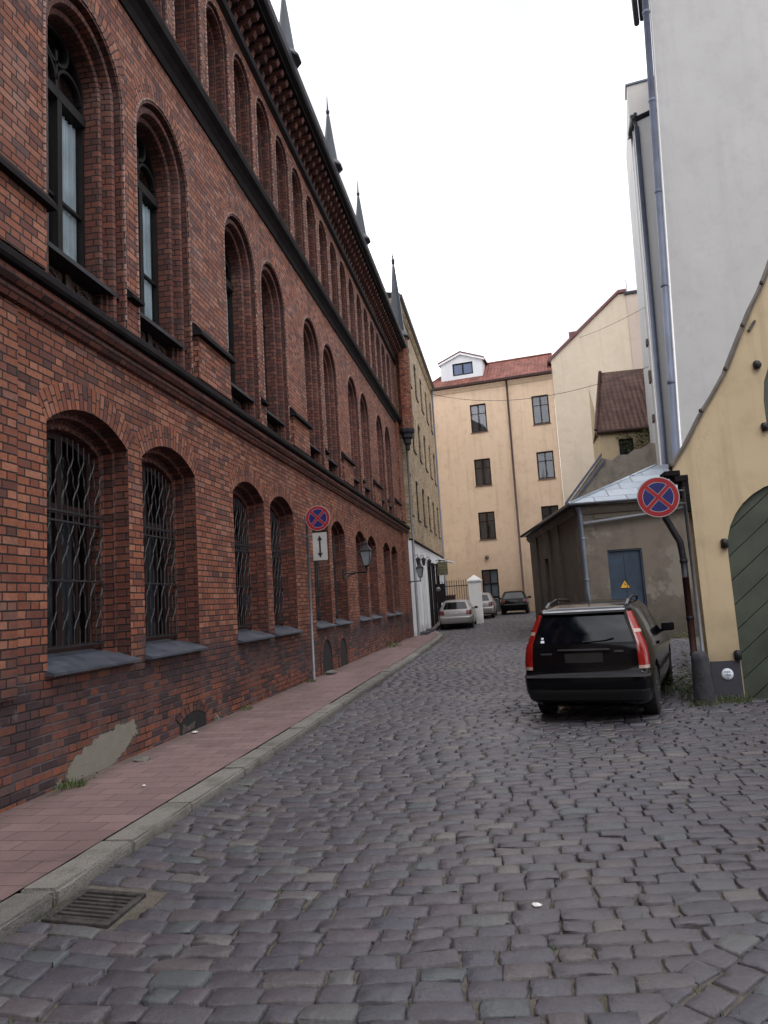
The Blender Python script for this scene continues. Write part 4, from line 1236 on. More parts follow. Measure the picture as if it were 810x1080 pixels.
# rubble lean-to in front of it
rb = thing('rubble_wall', (6.6, 34.0, .3), 'rough unplastered lean-to wall with a sloping coping behind the tin roofed shed', 'wall')
RP = PL((0, 34.0, 0), (1, 0, 0), (0, -1, 0))
w = MB(); pts = [(3.0, 0), (7.8, 0), (7.8, 8.1), (7.3, 8.0), (6.9, 8.02), (6.5, 7.8), (6.2, 7.82), (5.9, 7.6), (5.5, 7.62), (5.2, 7.4), (4.72, 7.55), (3.3, 5.85), (3.0, 5.5)]
w.poly([RP(*p) for p in pts]); w.poly([RP(p[0], p[1], -1.2) for p in pts])
for p, q in zip(pts, pts[1:] + pts[:1]): w.face([RP(*p), RP(*q), RP(*q, -1.2), RP(*p, -1.2)])
w.build('masonry', MT['rubble'], rb)
cpm = MB()
for p, q in (((2.95, 5.5), (4.75, 7.62)),):
    lo = [RP(*p, .12), RP(*q, .12), RP(*q, -.4), RP(*p, -.4)]; cpm.hexa(lo, [v + Vector((0, 0, .16)) for v in lo])
    lo = [RP(p[0] + .3, p[1], .1), RP(q[0] + .12, q[1] - .25, .1), RP(q[0] + .12, q[1] - .25, -.3), RP(p[0] + .3, p[1], -.3)]; cpm.hexa(lo, [v + Vector((0, 0, .1)) for v in lo])
cpm.build('coping', MT['zinc_dark'], rb)

# ================================================================== tall plain buildings on the right
def lean_poly(mb, pts, y, k, z0=6.0, m=0):
    mb.poly([(x + k * (z - z0), y, z) for x, z in pts], m=m)
def tall(name, label, x0, x1, y, depth, top, k, mat, dirx, slope=0.0):
    t = thing(name, (x0, y, 0), label, 'building')
    w = MB()
    P = lambda x, z, d: (x + k * (z - 6) + dirx * d, y + d, z)
    t1 = top + slope * (x1 - x0)
    w.face([P(x0, 0, 0), P(x1, 0, 0), P(x1, t1, 0), P(x0, top, 0)])
    w.face([P(x0, 0, 0), P(x0, top, 0), P(x0, top, depth), P(x0, 0, depth)])
    w.face([P(x0, top, 0), P(x1, t1, 0), P(x1, t1, depth), P(x0, top, depth)])
    w.face([P(x1, 0, 0), P(x1, t1, 0), P(x1, t1, depth), P(x1, 0, depth)])
    w.build('wall', MT[mat], t)
    return t, P
tb, P = tall('grey_firewall_building', 'tallest building with blank pale grey firewall and blue grey downpipe behind the ochre gable', 6.22, 15.5, 26.0, 9, 26, .042, 'grey_plaster', .3)
dp = MB(); dp.tube([P(6.10, 25.5, -.1), P(6.10, 4.6, -.1)], .115, 10)
for z in (8.5, 12, 15.5, 19, 22.5): dp.lathe([(.12, 0), (.135, .02), (.135, .1), (.12, .12)], P(6.10, z, -.1), 10)
dp.build('downpipe', MT['zinc_dark'], tb)
dp = MB(); dp.tube([P(6.26, 25.9, -.02), P(6.26, 4.6, -.02)], .035, 6); dp.build('corner_bead', MT['white_paint'], tb)
g = MB()
pp = [P(5.92, 24.6, -.3), P(5.92, 24.6, 6.5)]
pp = [Vector((6.37, 25.75, 24.6)), Vector((6.37 + .243 * 3.2, 25.75 + 3.2, 24.6))]
g.tube(pp, .11, 8); g.tube([p + Vector((.22, 0, .16)) for p in pp], .09, 8)
g.build('eaves_gutter', MT['gutter_dark'], tb)
tb2, P = tall('bay_building', 'narrow pale strip of house between two downpipes beside the tall grey firewall', 6.72, 9.0, 31.0, 6, 21.6, .024, 'grey_plaster_strip', .12, .35)
dp = MB(); dp.tube([P(6.78, 21.3, -.12), P(6.78, 5.6, -.12)], .1, 10)
dp.build('downpipe', MT['zinc_dark'], tb2)
dp = MB(); dp.tube([P(6.63, 21.2, -.03), P(6.63, 5.6, -.03)], .03, 6); dp.build('corner_bead', MT['white_paint'], tb2)
g = MB(); q = Vector(P(6.62, 21.75, -.25)); g.tube([q, q + Vector((.12, 1.25, -.02))], .1, 8); g.tube([q + Vector((.14, 0, .1)), q + Vector((.26, 1.2, .1))], .08, 8)
g.tube([q + Vector((.06, .1, -.02)), Vector(P(6.78, 21.3, -.12)), Vector(P(6.78, 20.6, -.12))], .08, 8)
g.build('eaves_gutter', MT['gutter_dark'], tb2)
g = MB(); g.face([P(6.55, 21.7, -.2), P(9.0, 22.5, -.2), P(9.0, 22.9, 2), P(6.55, 22.1, 2)]); g.build('roof', MT['zinc_dark'], tb2)
tb3, P = tall('cream_firewall_building', 'tall cream firewall furthest back in the row, left of the two downpipes', 6.93, 9.2, 33.0, 6, 24.75, .024, 'tall_plaster', .15, .12)
g = MB(); lo = [Vector(P(6.87, 24.76, -.06)), Vector(P(9.2, 25.03, -.06)), Vector(P(9.2, 25.03, 1)), Vector(P(6.87, 24.76, 1))]
g.hexa(lo, [v + Vector((0, 0, .09)) for v in lo]); g.build('coping', MT['zinc_dark'], tb3)
for z, l in ((10.6, .5), (12.3, .25), (8.8, .3)):
    g = MB(); lo = [Vector(P(6.85, z, -.05)), Vector(P(6.96, z, -.05)), Vector(P(6.96, z, .4)), Vector(P(6.85, z, .4))]; g.hexa(lo, [v + Vector((0, 0, l)) for v in lo])
    g.build('wall_bracket', MT['timber_grey'], tb3)

# ================================================================== grey shed with tin roof
shed = thing('tin_roofed_shed', (4.0, 24.0, 0), 'stained grey plaster shed with tin roof and blue door behind the black estate car', 'shed')
SF = PL((2.42, 24.0, 0), (1, .02, 0), (.02, -1, 0))
LD = Vector((1.24 - 2.42, 11.0, 0)).normalized()
SL = PL((2.42, 24.0, 0), (LD.x, LD.y, 0), (-LD.y, LD.x, 0))
w = MB()
fn = square(.81, 1.87, .0, 2.83)
cell(w, SF, rect(0, 4.6, -.1, 4.3), fn(0)); sweep(w, SF, fn, [(0, 0), (0, -.12)])
cell(w, SL, rect(0, 11.1, -.1, 4.3), square(6.3, 7.3, .05, 3.0)(0)); sweep(w, SL, square(6.3, 7.3, .05, 3.0), [(0, 0), (0, -.2)])
for a in (3.3, 5.3, 8.6): bar(w, SL, a, a + .35, -.05, 4.2, -.05, .09)
run(w, SF, [(-.02, 4.0), (.05, 4.02), (.12, 4.14), (.12, 4.28), (-.02, 4.28)], .02, 4.6)
run(w, SL, [(-.02, 4.0), (.05, 4.02), (.12, 4.14), (.12, 4.28), (-.02, 4.28)], .02, 11.2)
bar(w, SF, .5, 2.55, 3.86, 3.98, -.02, .03)
w.face([SL(11.1, -.1), SL(11.1, 4.3), SL(11.1, 4.3, -5), SL(11.1, -.1, -5)])
w.build('wall', MT['shed_plaster'], shed)
d_ = MB(); fill(d_, SF, fn(0), -.1); outline_frame(d_, SF, fn, 0, .05, -.03, -.1)
bar(d_, SF, 1.32, 1.36, .02, 2.78, -.1, -.085); bar(d_, SF, 1.42, 1.5, 1.05, 1.2, -.1, -.06)
do = d_.build('door', MT['blue_door'], shed, loc=SF(1.34, 0))
t_ = MB()
def tri(mb, pl, s_, z_, r_, d0, d1, m=0):
    pts = [(s_ - r_, z_ - r_ * .6), (s_ + r_, z_ - r_ * .6), (s_, z_ + r_)]
    lo = [pl(*p, d0) for p in pts]; hi = [pl(*p, d1) for p in pts]; mb.hexa(lo, hi, m)
tri(t_, SF, 1.27, 1.7, .17, -.099, -.09, 1); tri(t_, SF, 1.27, 1.7, .145, -.099, -.085, 0)
zz = [(1.285, 1.8), (1.245, 1.71), (1.275, 1.715), (1.255, 1.635), (1.30, 1.735), (1.268, 1.73)]
t_.poly([SF(p[0], p[1], -.082) for p in zz], m=1)
t_.build('warning_sign', [MT['warning_yellow'], MT['sign_black']], do, loc=SF(1.34, 0))
d_ = MB(); fn = square(6.3, 7.3, .05, 3.0); fill(d_, SL, fn(0), -.16); bar(d_, SL, 6.7, 6.9, 2.3, 2.6, -.16, -.1)
d_.build('side_door', MT['timber_grey'], shed, loc=SL(6.8, .05))
r = MB()
c0 = SF(-.18, 4.36, .3) ; c0.x -= .1
ap = Vector((5.6, 27.1, 5.9)); ap2 = Vector((5.3, 33.6, 5.9)); er = SF(4.7, 4.36, .3); bl = SL(11.3, 4.36, .28); rr_ = Vector((7.2, 27.1, 5.9))
r.face([c0, er, rr_, ap]); r.face([c0, ap, ap2, bl])
r.tube([c0, ap], .05, 6)
dn = Vector((0, 0, -.07))
r.face([c0 + dn, er + dn, er, c0]); r.face([bl + dn, c0 + dn, c0, bl])
r.build('roof', MT['tin_sheet'], shed)
g = MB(); g.face([c0 + dn * 1.2, er + dn * 1.2, SF(4.7, 4.29), SF(0, 4.29)]); g.face([c0 + dn * 1.2, bl + dn * 1.2, SL(11.1, 4.29), SL(0, 4.29)]); 
g.tube([c0 + Vector((.0, -.05, -.03)), bl + Vector((-.06, 0, -.03))], .06, 6); g.tube([c0 + Vector((0, -.05, -.03)), er + Vector((0, -.05, -.03))], .045, 6)
g.build('eaves', MT['gutter_dark'], shed)
dp = MB(); dp.tube([SF(.0, 4.25, .25), SF(.06, 4.0, .14), SF(.08, 1.0, .13), SF(.08, .2, .13), SF(.1, .08, .3)], .075, 10)
for z in (3.2, 1.9, 1.15): dp.lathe([(.078, 0), (.09, .01), (.09, .06), (.078, .07)], SF(.08, z, .13), 10)
dp.build('downpipe', MT['zinc'], shed)
dp = MB(); dp.tube([SF(.14, 3.72, .13), SF(2.0, 3.86, .15), SF(3.4, 4.0, .17)], .055, 8); dp.build('overflow_pipe', MT['galvanised'], shed)

# ================================================================== yellow gable house with green gate
KP = PL((0, 10.8, 0), (1, 0, 0), (0, -1, 0))
yh = thing('ochre_gable_house', (4.5, 10.8, 0), 'ochre plastered house with a steep swept gable and a dark green plank gate', 'house')
gab = [(2.46, 3.28), (2.69, 3.6), (2.95, 4.03), (3.15, 4.31), (3.34, 4.6), (3.51, 4.95), (3.64, 5.21), (3.79, 5.51), (3.965, 5.8), (4.11, 6.1), (4.47, 6.9), (4.8, 7.65)]
mirror = [(2 * 4.95 - x, z) for x, z in reversed(gab)]
w = MB()
gate = semi(3.07, 4.93, 0.0, 2.02, 16)
hatch = semi(3.78, 5.9, 3.62, 4.1, 12)
wall_pts = [(2.655, -.05), (2.655, 3.0), (2.56, 3.02), (2.56, 3.12), (2.46, 3.14)] + gab + mirror + [(7.3, -.05)]
go = gate(0); go[0] = (go[0][0], -.04); go[-1] = (go[-1][0], -.04)
w.poly([KP(*p) for p in wall_pts], [[KP(*p) for p in go], [KP(*p) for p in hatch(0)]])
sweep(w, KP, gate, [(0, 0), (0.0, -.1)]); sweep(w, KP, hatch, [(0, 0), (0, -.08)])
SK = Vector((.32, 1, 0))      # the house stands askew to its gable
w.face([KP(2.655, -.05), KP(2.655, 3.0), KP(2.655, 3.0) + SK * 6, KP(2.655, -.05) + SK * 6])
w.face([KP(7.3, -.05), KP(7.3, 3.0), KP(7.3, 3.0) + SK * 6, KP(7.3, -.05) + SK * 6])
for p, q in zip(gab + mirror, (gab + mirror)[1:]): w.face([KP(*p), KP(*q), KP(*q, -.2), KP(*p, -.2)])
w.poly([KP(p[0], p[1], -.2) for p in wall_pts])
for z0_, z1_, x0_, d_ in ((2.9, 3.0, 2.60, .02), (3.0, 3.1, 2.53, .035), (3.1, 3.24, 2.46, .05)):
    pass
w.build('wall', MT['ochre_plaster'], yh)
cp = MB()
allp = gab + mirror
for p, q in zip(allp, allp[1:]):
    lo = [KP(p[0], p[1], .05), KP(q[0], q[1], .05), KP(q[0], q[1], -.22), KP(p[0], p[1], -.22)]
    d_ = Vector((q[0] - p[0], 0, q[1] - p[1])).normalized(); n_ = Vector((-d_.z, 0, d_.x))
    lo = [v - n_ * .02 for v in lo]; cp.hexa(lo, [v + n_ * .035 for v in lo])
for p in gab[::2]:
    cp.lathe([(.02, -.02), (.035, 0), (.02, .03)], KP(p[0] - .03, p[1], .05), 6)
cp.build('coping', MT['timber_grey'], yh)
rf = MB()
for p, q in zip(allp, allp[1:]):
    f_ = lambda a: KP(4.95 + (a[0] - 4.95) * .8, max(2.6, a[1] - .9), -.2)
    rf.face([f_(p), f_(q), f_(q) + SK * 5.8, f_(p) + SK * 5.8])
rf.build('roof', MT['brown_tile'], yh)
pl_ = MB(); bar(pl_, KP, 2.67, 3.05, -.05, .53, -.05, .02); pl_.build('plinth', MT['dark_plinth'], yh)
# gate of diagonal planks
gm = MB(); fill(gm, KP, gate(.01), -.1, 1)  # near-black backing paints shading lines into the plank gaps
def clip_poly(poly, f):
    out_ = []
    for p, q in zip(poly, poly[1:] + poly[:1]):
        a_, b_ = f(p), f(q)
        if a_ >= 0: out_.append(p)
        if (a_ >= 0) != (b_ >= 0):
            t_ = a_ / (a_ - b_); out_.append((p[0] + (q[0] - p[0]) * t_, p[1] + (q[1] - p[1]) * t_))
    return out_
base = gate(.015)
for sg, half in ((1, (3.07, 4.0)), (-1, (4.0, 4.93))):
    sl = math.tan(math.radians(40)) * sg
    k = -6.0
    while k < 9:
        f0, f1 = k + .006, k + .327
        poly = clip_poly(base, lambda p: (p[1] - sl * (p[0] - 4.0)) - f0)
        if len(poly) > 2: poly = clip_poly(poly, lambda p: f1 - (p[1] - sl * (p[0] - 4.0)))
        if len(poly) > 2: poly = clip_poly(poly, lambda p: (p[0] - half[0]))
        if len(poly) > 2: poly = clip_poly(poly, lambda p: (half[1] - .006 * 0 - p[0]))
        if len(poly) > 2:
            dd = -.062 + rng.uniform(-.006, .006)
            gm.poly([KP(*p, dd) for p in poly])
            for p, q in zip(poly, poly[1:] + poly[:1]): gm.face([KP(*p, dd), KP(*q, dd), KP(*q, -.1), KP(*p, -.1)])
        k += .335
go_ = gm.build('gate', [MT['gate_green'], MT['groove_shade']], yh, loc=KP(4, 0))
for z in (2.13, .6):
    hg = MB()
    hg.lathe([(.02, -.07), (.05, -.05), (.05, .05), (.02, .07)], KP(3.03, z, .03), 8); hg.box(tuple(KP(3.0, z - .03, .045)), tuple(KP(3.06, z + .03, -.02)))
    hg.build('hinge', MT['iron'], go_, loc=KP(4, 0))
sm = MB(); fill(sm, KP, hatch(.01), -.07)
for i in range(7): bar(sm, KP, 3.8 + i * .3, 3.8 + i * .3 + .285, 3.64, 4.0, -.07, -.05)
so = sm.build('shutter', MT['gate_green'], yh, loc=KP(4.8, 3.6))
for z in (4.62, 3.72):
    hg = MB()
    hg.lathe([(.02, -.06), (.045, -.045), (.045, .045), (.02, .06)], KP(3.74, z, .03), 8); hg.box(tuple(KP(3.7, z - .025, .04)), tuple(KP(3.8, z + .025, -.02)))
    hg.build('hinge', MT['iron'], so, loc=KP(4.8, 3.6))
an = MB(); lo = [KP(3.68, 5.14, .002), KP(3.71, 5.12, .002), KP(3.81, 5.26, .002), KP(3.78, 5.28, .002)]; an.hexa(lo, [v + Vector((0, -.03, 0)) for v in lo]); an.build('wall_anchor', MT['rust_iron'], yh)
cb = MB()
cb.bevbox((2.34, 10.76, 3.14), (2.55, 11.1, 3.21), .008); cb.bevbox((2.47, 10.77, 3.05), (2.652, 11.1, 3.138), .008)
cb.bevbox((2.56, 10.78, 2.84), (2.652, 11.05, 3.048), .008); cb.bevbox((2.6, 10.785, 2.62), (2.652, 11.0, 2.838), .006)
cb.build('corner_corbel', MT['dark_stone'], yh)
dp = MB(); dp.tube([(2.32, 11.0, 3.12), (2.3, 10.98, 2.75), (2.33, 10.95, 2.55), (2.48, 10.92, 2.2), (2.5, 10.92, 1.95), (2.5, 10.92, 1.7)], .046, 10)
dp.tube([(2.5, 10.92, 1.7), (2.5, 10.92, .05)], .046, 10, m=1)
for z in (1.9, 1.1, .6): dp.lathe([(.047, 0), (.055, .01), (.055, .05), (.047, .06)], (2.5, 10.92, z), 10)
dp.build('downpipe', [MT['gutter_dark'], MT['brown_metal']], yh)
st = MB(); st.lathe([(0, .0), (.075, .0), (.078, .004), (.075, .008), (0, .008)], KP(2.87, .355, .03), 28, 0, ax='y')
KS = 2.87
st2 = MB()
sticker = thing('round_sticker', KP(KS, .355, .025), 'round white sticker with blue lettering on the dark plinth by the gate', 'sticker')
st.build('disc', MT['sticker_white'], sticker)
def text_obj(txt, size, loc, mat, parent, name='lettering', rot=(PI/2, 0, 0)):
    cu = bpy.data.curves.new(name, 'FONT'); cu.body = txt; cu.size = size; cu.align_x = 'CENTER'; cu.align_y = 'CENTER'; cu.extrude = .0008
    o = bpy.data.objects.new(name, cu); COL.objects.link(o); o.data.materials.append(mat)
    dg = bpy.context.evaluated_depsgraph_get(); me = bpy.data.meshes.new_from_object(o.evaluated_get(dg))
    bpy.data.objects.remove(o); o = bpy.data.objects.new(name, me); COL.objects.link(o)
    if not me.materials: me.materials.append(mat)
    o.parent = parent; o.location = Vector(loc) - parent_world(parent); o.rotation_euler = rot
    return o
text_obj('west', .04, KP(KS, .39, .036), MT['sticker_blue'], sticker)
text_obj('the', .055, KP(KS + .005, .345, .036), MT['sticker_blue'], sticker)
text_obj('o', .035, KP(KS, .307, .036), MT['sticker_blue'], sticker)

# ================================================================== gate pillar, railings
gp = thing('gate_pillar', (-1.68, 40.0, gz(40)), 'white plastered gate pillar with pyramid cap beside the silver hatchback', 'pillar')
g0 = gz(40)
m_ = MB(); m_.bevbox((-2.02, 39.7, g0 - .1), (-1.36, 40.35, 2.45), .015); m_.build('shaft', MT['pillar_plaster'], gp)
m_ = MB(); m_.bevbox((-2.1, 39.62, 2.452), (-1.28, 40.43, 2.54), .015)
m_.lathe([(.56, 2.54), (.03, 2.82)], (-1.69, 40.025, 0), 4, smooth=False, a0=PI/4); m_.build('cap', MT['pillar_plaster'], gp)
fe = thing('iron_railing', (-3.1, 40.9, g0), 'black iron railing with pointed bars beside the white gate pillar', 'fence')
m_ = MB()
for z in (.55, 2.05): m_.box((-4.12, 40.88, g0 + z), (-2.05, 40.92, g0 + z + .05))
for i in range(16):
    x = -4.05 + i * .132; m_.tube([(x, 40.9, g0 + .1), (x, 40.9, g0 + 2.3)], .016, 6); m_.lathe([(.03, 0), (.001, .12)], (x, 40.9, g0 + 2.3), 6)
m_.build('bars', MT['iron'], fe)
m_ = MB(); m_.bevbox((-3.98, 40.82, g0 + 1.2), (-3.4, 40.86, g0 + 2.25), .008); m_.build('panel', MT['frame_dark'], fe)
m_ = MB(); m_.lathe([(0, 0), (.13, 0), (.13, -.012), (0, -.012)], (-3.75, 40.82, g0 + 1.95), 16, ax='y'); m_.build('disc', MT['sign_back'], fe)
bx = thing('red_box', (-3.2, 41.6, g0), 'dark red container standing behind the iron railing', 'box')
m_ = MB(); m_.bevbox((-3.5, 41.3, g0), (-2.9, 41.9, g0 + 1.5), .04); m_.build('body', MT['brown_metal'], bx)
m_ = MB(); m_.bevbox((-3.55, 41.25, g0 + 1.502), (-2.85, 41.95, g0 + 1.6), .03); m_.build('lid', MT['red_metal'], bx)

# ================================================================== unseen houses added around the viewpoint to block light and fill reflections
def back_house(name, lab, x0, x1, y0, y1, h, mat, faces):
    t = thing(name, ((x0 + x1) / 2, (y0 + y1) / 2, 0), lab, 'building')
    w = MB()
    for f_, (O, T, N_, ln) in {'l': ((x0, y0, 0), (0, 1, 0), (-1, 0, 0), y1 - y0), 'r': ((x1, y0, 0), (0, 1, 0), (1, 0, 0), y1 - y0), 'f': ((x0, y1, 0), (1, 0, 0), (0, 1, 0), x1 - x0), 'b': ((x0, y0, 0), (1, 0, 0), (0, -1, 0), x1 - x0)}.items():
        pl = PL(O, T, N_)
        if f_ not in faces: w.face([pl(0, -.1), pl(ln, -.1), pl(ln, h), pl(0, h)]); continue
        nc = int(ln // 2.8); cw = ln / nc; nz_ = int(h // 3.4); ch_ = h / nz_
        for i in range(nc):
            for j in range(nz_):
                c = (i + .5) * cw; fn = square(c - .55, c + .55, j * ch_ + .9, j * ch_ + 2.7)
                cell(w, pl, rect(i * cw, (i + 1) * cw, j * ch_ - (.1 if j == 0 else 0), (j + 1) * ch_), fn(0))
                recess_window(t, pl, w, c - .55, c + .55, j * ch_ + .9, j * ch_ + 2.7, fn, depth=.14)
    w.build('wall', MT[mat], t)
    r = MB(); a, b = x0 - .3, x1 + .3; m = (x0 + x1) / 2
    r.face([(a, y0, h), (a, y1, h), (m, y1, h + 3.5), (m, y0, h + 3.5)]); r.face([(b, y0, h), (b, y1, h), (m, y1, h + 3.5), (m, y0, h + 3.5)])
    r.face([(a, y0, h), (b, y0, h), (m, y0, h + 3.5)]); r.face([(a, y1, h), (b, y1, h), (m, y1, h + 3.5)])
    r.build('roof', MT['brown_tile'], t)
back_house('unseen_house', 'plain plastered house added out of view on the right to block light', 6.5, 14, -18, 3.0, 9, 'pale_plaster', 'lf')
back_house('unseen_house', 'brown plastered house added behind the viewpoint to block light and fill reflections', -12, 6.3, -30, -18.5, 11, 'shed_plaster', 'f')
back_house('unseen_house', 'plastered house added out of view before the red brick building to block light', -14, -4.2, -18.3, -.1, 13, 'pale_plaster', 'r')

# ================================================================== traffic signs
def no_stopping(mb, c, r, tilt=0.0):
    """faces -y; red ring and cross over a blue disc. materials 0 back 1 red 2 blue 3 white"""
    cx, cy, cz = c
    mb.lathe([(0, .014), (r * .99, .014), (r, .007), (r, .002), (r * .985, 0), (0, 0)], c, 40, 0, ax='y')
    def ring(r0, r1, y, m, n=44):
        for i in range(n):
            A, B = 2*PI*i/n, 2*PI*(i+1)/n
            mb.face([(cx + rr * math.cos(t), cy - y, cz + rr * math.sin(t)) for rr, t in ((r0, A), (r1, A), (r1, B), (r0, B))], m=m)
    ring(.0, r * .985, .0012, 3)
    ring(r * .74, r * .955, .0024, 1)
    # four blue quarters with white edges left between them and the cross
    ri = r * .715; hw = r * .105
    for q in range(4):
        a = q * PI / 2
        t0 = math.asin(hw / ri)
        pts = [(hw * 1.414, 0)] + [(ri * math.cos(t), ri * math.sin(t)) for t in [(-PI/4 + t0) + (PI/2 - 2*t0) * i / 12 for i in range(13)]]
        mb.poly([(cx + x * math.cos(a) - z * math.sin(a), cy - .0024, cz + x * math.sin(a) + z * math.cos(a)) for x, z in pts], m=2)
    for a in (PI/4, -PI/4):
        hw2 = r * .085; L_ = r * .75
        pts = [(-L_, -hw2), (L_, -hw2), (L_, hw2), (-L_, hw2)]
        mb.face([(cx + x * math.cos(a) - z * math.sin(a), cy - (.0034 if a > 0 else .0042), cz + x * math.sin(a) + z * math.cos(a)) for x, z in pts], m=1)
SM = [MT['sign_back'], MT['sign_red'], MT['sign_blue'], MT['sign_white']]
s1 = thing('road_sign', (-3.98, 14.62, .12), 'no stopping sign with white arrow plate on a grey pole by the red brick wall', 'sign', 'no stopping signs')
m_ = MB(); m_.tube([(-3.98, 14.62, .1), (-3.98, 14.62, 3.5)], .028, 10); m_.build('pole', MT['galvanised'], s1)
m_ = MB(); no_stopping(m_, (-3.725, 14.56, 3.42), .262); m_.build('sign_disc', SM, s1)
m_ = MB(); m_.bevbox((-3.86, 14.572, 2.55), (-3.56, 14.585, 3.12), .003)
ap_ = m_.build('arrow_plate', MT['sign_white'], s1)
m_ = MB(); ac = -3.71
m_.box((ac - .018, 14.5695, 2.7), (ac + .018, 14.5708, 2.96))
for z, sg in ((2.96, 1), (2.7, -1)): m_.poly([(ac - .055, 14.570, z), (ac + .055, 14.570, z), (ac, 14.570, z + sg * .1)])
m_.build('arrow', MT['sign_black'], ap_)
for z in (3.35, 3.05, 2.62):
    m_ = MB(); m_.box((-4.02, 14.586, z), (-3.62, 14.65, z + .03)); m_.build('clamp', MT['galvanised'], s1)
s2 = thing('road_sign', (2.54, 10.58, 0), 'no stopping sign on a thin grey pole at the corner of the ochre gable house', 'sign', 'no stopping signs')
m_ = MB(); m_.tube([(2.56, 10.66, .0), (2.54, 10.66, 2.95)], .024, 10); m_.build('pole', MT['galvanised'], s2)
m_ = MB(); no_stopping(m_, (2.165, 10.5, 2.82), .283); m_.build('sign_disc', SM, s2)
m_ = MB()
for z in (2.72, 2.9): m_.tube([(2.05, 10.53, z), (2.54, 10.64, z)], .014, 6)
m_.build('arm', MT['galvanised'], s2)
gs = MB()
gsx, gsy = 2.50, 10.62
gs.lathe([(.005, .7), (.07, .685), (.105, .64), (.115, .58), (.125, .3), (.138, .06), (.142, -.05)], (gsx, gsy, 0), 18)
gso = gs.build('guard_stone', MT['guard_stone'], None, loc=(gsx, gsy, 0))
tag(gso, 'rounded dark guard stone at the foot of the ochre house corner', 'bollard')

# ================================================================== lanterns
def lantern(y, z, L_=.63, s_=.85, label='', x=FX):
    t = thing('wall_lantern', (x, y, z), label, 'lamp', 'street lanterns on wall brackets')
    m_ = MB()
    m_.bevbox((x - .01, y - .05, z - .16), (x + .03, y + .05, z + .12), .01)
    m_.tube([(x + .02, y, z), (x + L_, y, z)], .02, 8)
    m_.tube([(x + .02, y, z - .13), (x + L_ * .3, y, z - .05), (x + L_ * .55, y, z)], .014, 6)
    m_.tube([(x + L_, y, z - .03), (x + L_, y, z + .12)], .022, 8)
    m_.build('bracket', MT['iron'], t)
    cx = x + L_; b = z + .12
    m_ = MB(); w0, w1, h = .085 * s_, .16 * s_, .42 * s_
    m_.lathe([(.02, b), (.05, b + .01), (w0 * 1.4, b + .03), (w0 * 1.4, b + .05)], (cx, y, 0), 4, smooth=False, a0=PI/4)
    for i in range(4):
        a = PI/4 + i * PI/2
        m_.tube([(cx + w0 * 1.36 * math.cos(a), y + w0 * 1.36 * math.sin(a), b + .05), (cx + w1 * 1.36 * math.cos(a), y + w1 * 1.36 * math.sin(a), b + .05 + h)], .011, 4, smooth=False)
    m_.lathe([(w1 * 1.45, b + .05 + h), (w1 * 1.5, b + .07 + h), (w1 * .7, b + .2 + h), (w1 * .55, b + .21 + h), (w1 * .5, b + .27 + h), (w1 * .2, b + .32 + h), (.02, b + .34 + h), (.022, b + .39 + h), (.002, b + .43 + h)], (cx, y, 0), 4, smooth=False, a0=PI/4)
    m_.build('lantern_frame', MT['iron'], t)
    m_ = MB(); m_.lathe([(w0 * 1.25, b + .055), (w1 * 1.3, b + .045 + h)], (cx, y, 0), 4, smooth=False, a0=PI/4)
    m_.build('lantern_glass', MT['lamp_glass'], t)
    return t
lantern(18.5, 2.42, label='black street lantern on a bracket between two windows of the red brick wall')
lantern(30.35, 2.42, label='black street lantern on a bracket at the far corner of the red brick building')
def small_lamp(y, z, lab):
    t = thing('door_lamp', (-3.91, y, z), lab, 'lamp', 'small lamps on the white wall')
    x = -3.85
    m_ = MB(); m_.bevbox((-3.92, y - .05, z), (-3.83, y + .05, z + .3), .01); m_.tube([(x, y, z + .25), (x + .16, y, z + .3), (x + .16, y, z + .18)], .015, 6); m_.build('bracket', MT['iron'], t)
    m_ = MB(); m_.lathe([(.02, -.2), (.06, -.18), (.1, .08), (.12, .1), (.04, .18), (.01, .2)], (x + .16, y, z), 6, smooth=False); m_.build('shade', MT['iron'], t)
small_lamp(31.6, 3.3, 'small black lamp on the white wall nearest the brick corner')
small_lamp(33.75, 3.4, 'small black lamp on the white wall between the two grey doors')
small_lamp(36.3, 3.45, 'small black lamp on the white wall furthest from the brick corner')

# ================================================================== drain, litter, cables
dr = thing('drain_grate', (-2.37, 3.98, -.02), 'rusty iron drain grate in the gutter beside the kerb', 'drain')
def lift(m): m.v = [(x, y, z + .5 * (gx(-2.2, 4) + gx(-2.6, 4)) + (-2.37 - x) * .07 - .006) for x, y, z in m.v]
m_ = MB()
x0, x1, y0_, y1_ = -2.585, -2.2, 3.75, 4.17
m_.bevbox((x0, y0_, -.05), (x1, y0_ + .04, .002), .005); m_.bevbox((x0, y1_ - .04, -.05), (x1, y1_, .002), .005)
m_.bevbox((x0, y0_ + .041, -.05), (x0 + .035, y1_ - .041, .002), .005); m_.bevbox((x1 - .035, y0_ + .041, -.05), (x1, y1_ - .041, .002), .005)
lift(m_); m_.build('frame', MT['rust_iron'], dr)
m_ = MB()
for i in range(7):
    y = y0_ + .054 + i * .047; m_.bevbox((x0 + .036, y, -.045), (x1 - .036, y + .023, -.003), .004)
lift(m_); m_.build('bars', MT['rust_iron'], dr)
m_ = MB(); m_.face([(x0, y0_, -.024), (x1, y0_, -.024), (x1, y1_, -.024), (x0, y1_, -.024)]); lift(m_); m_.build('pit', MT['pit_dark'], dr)
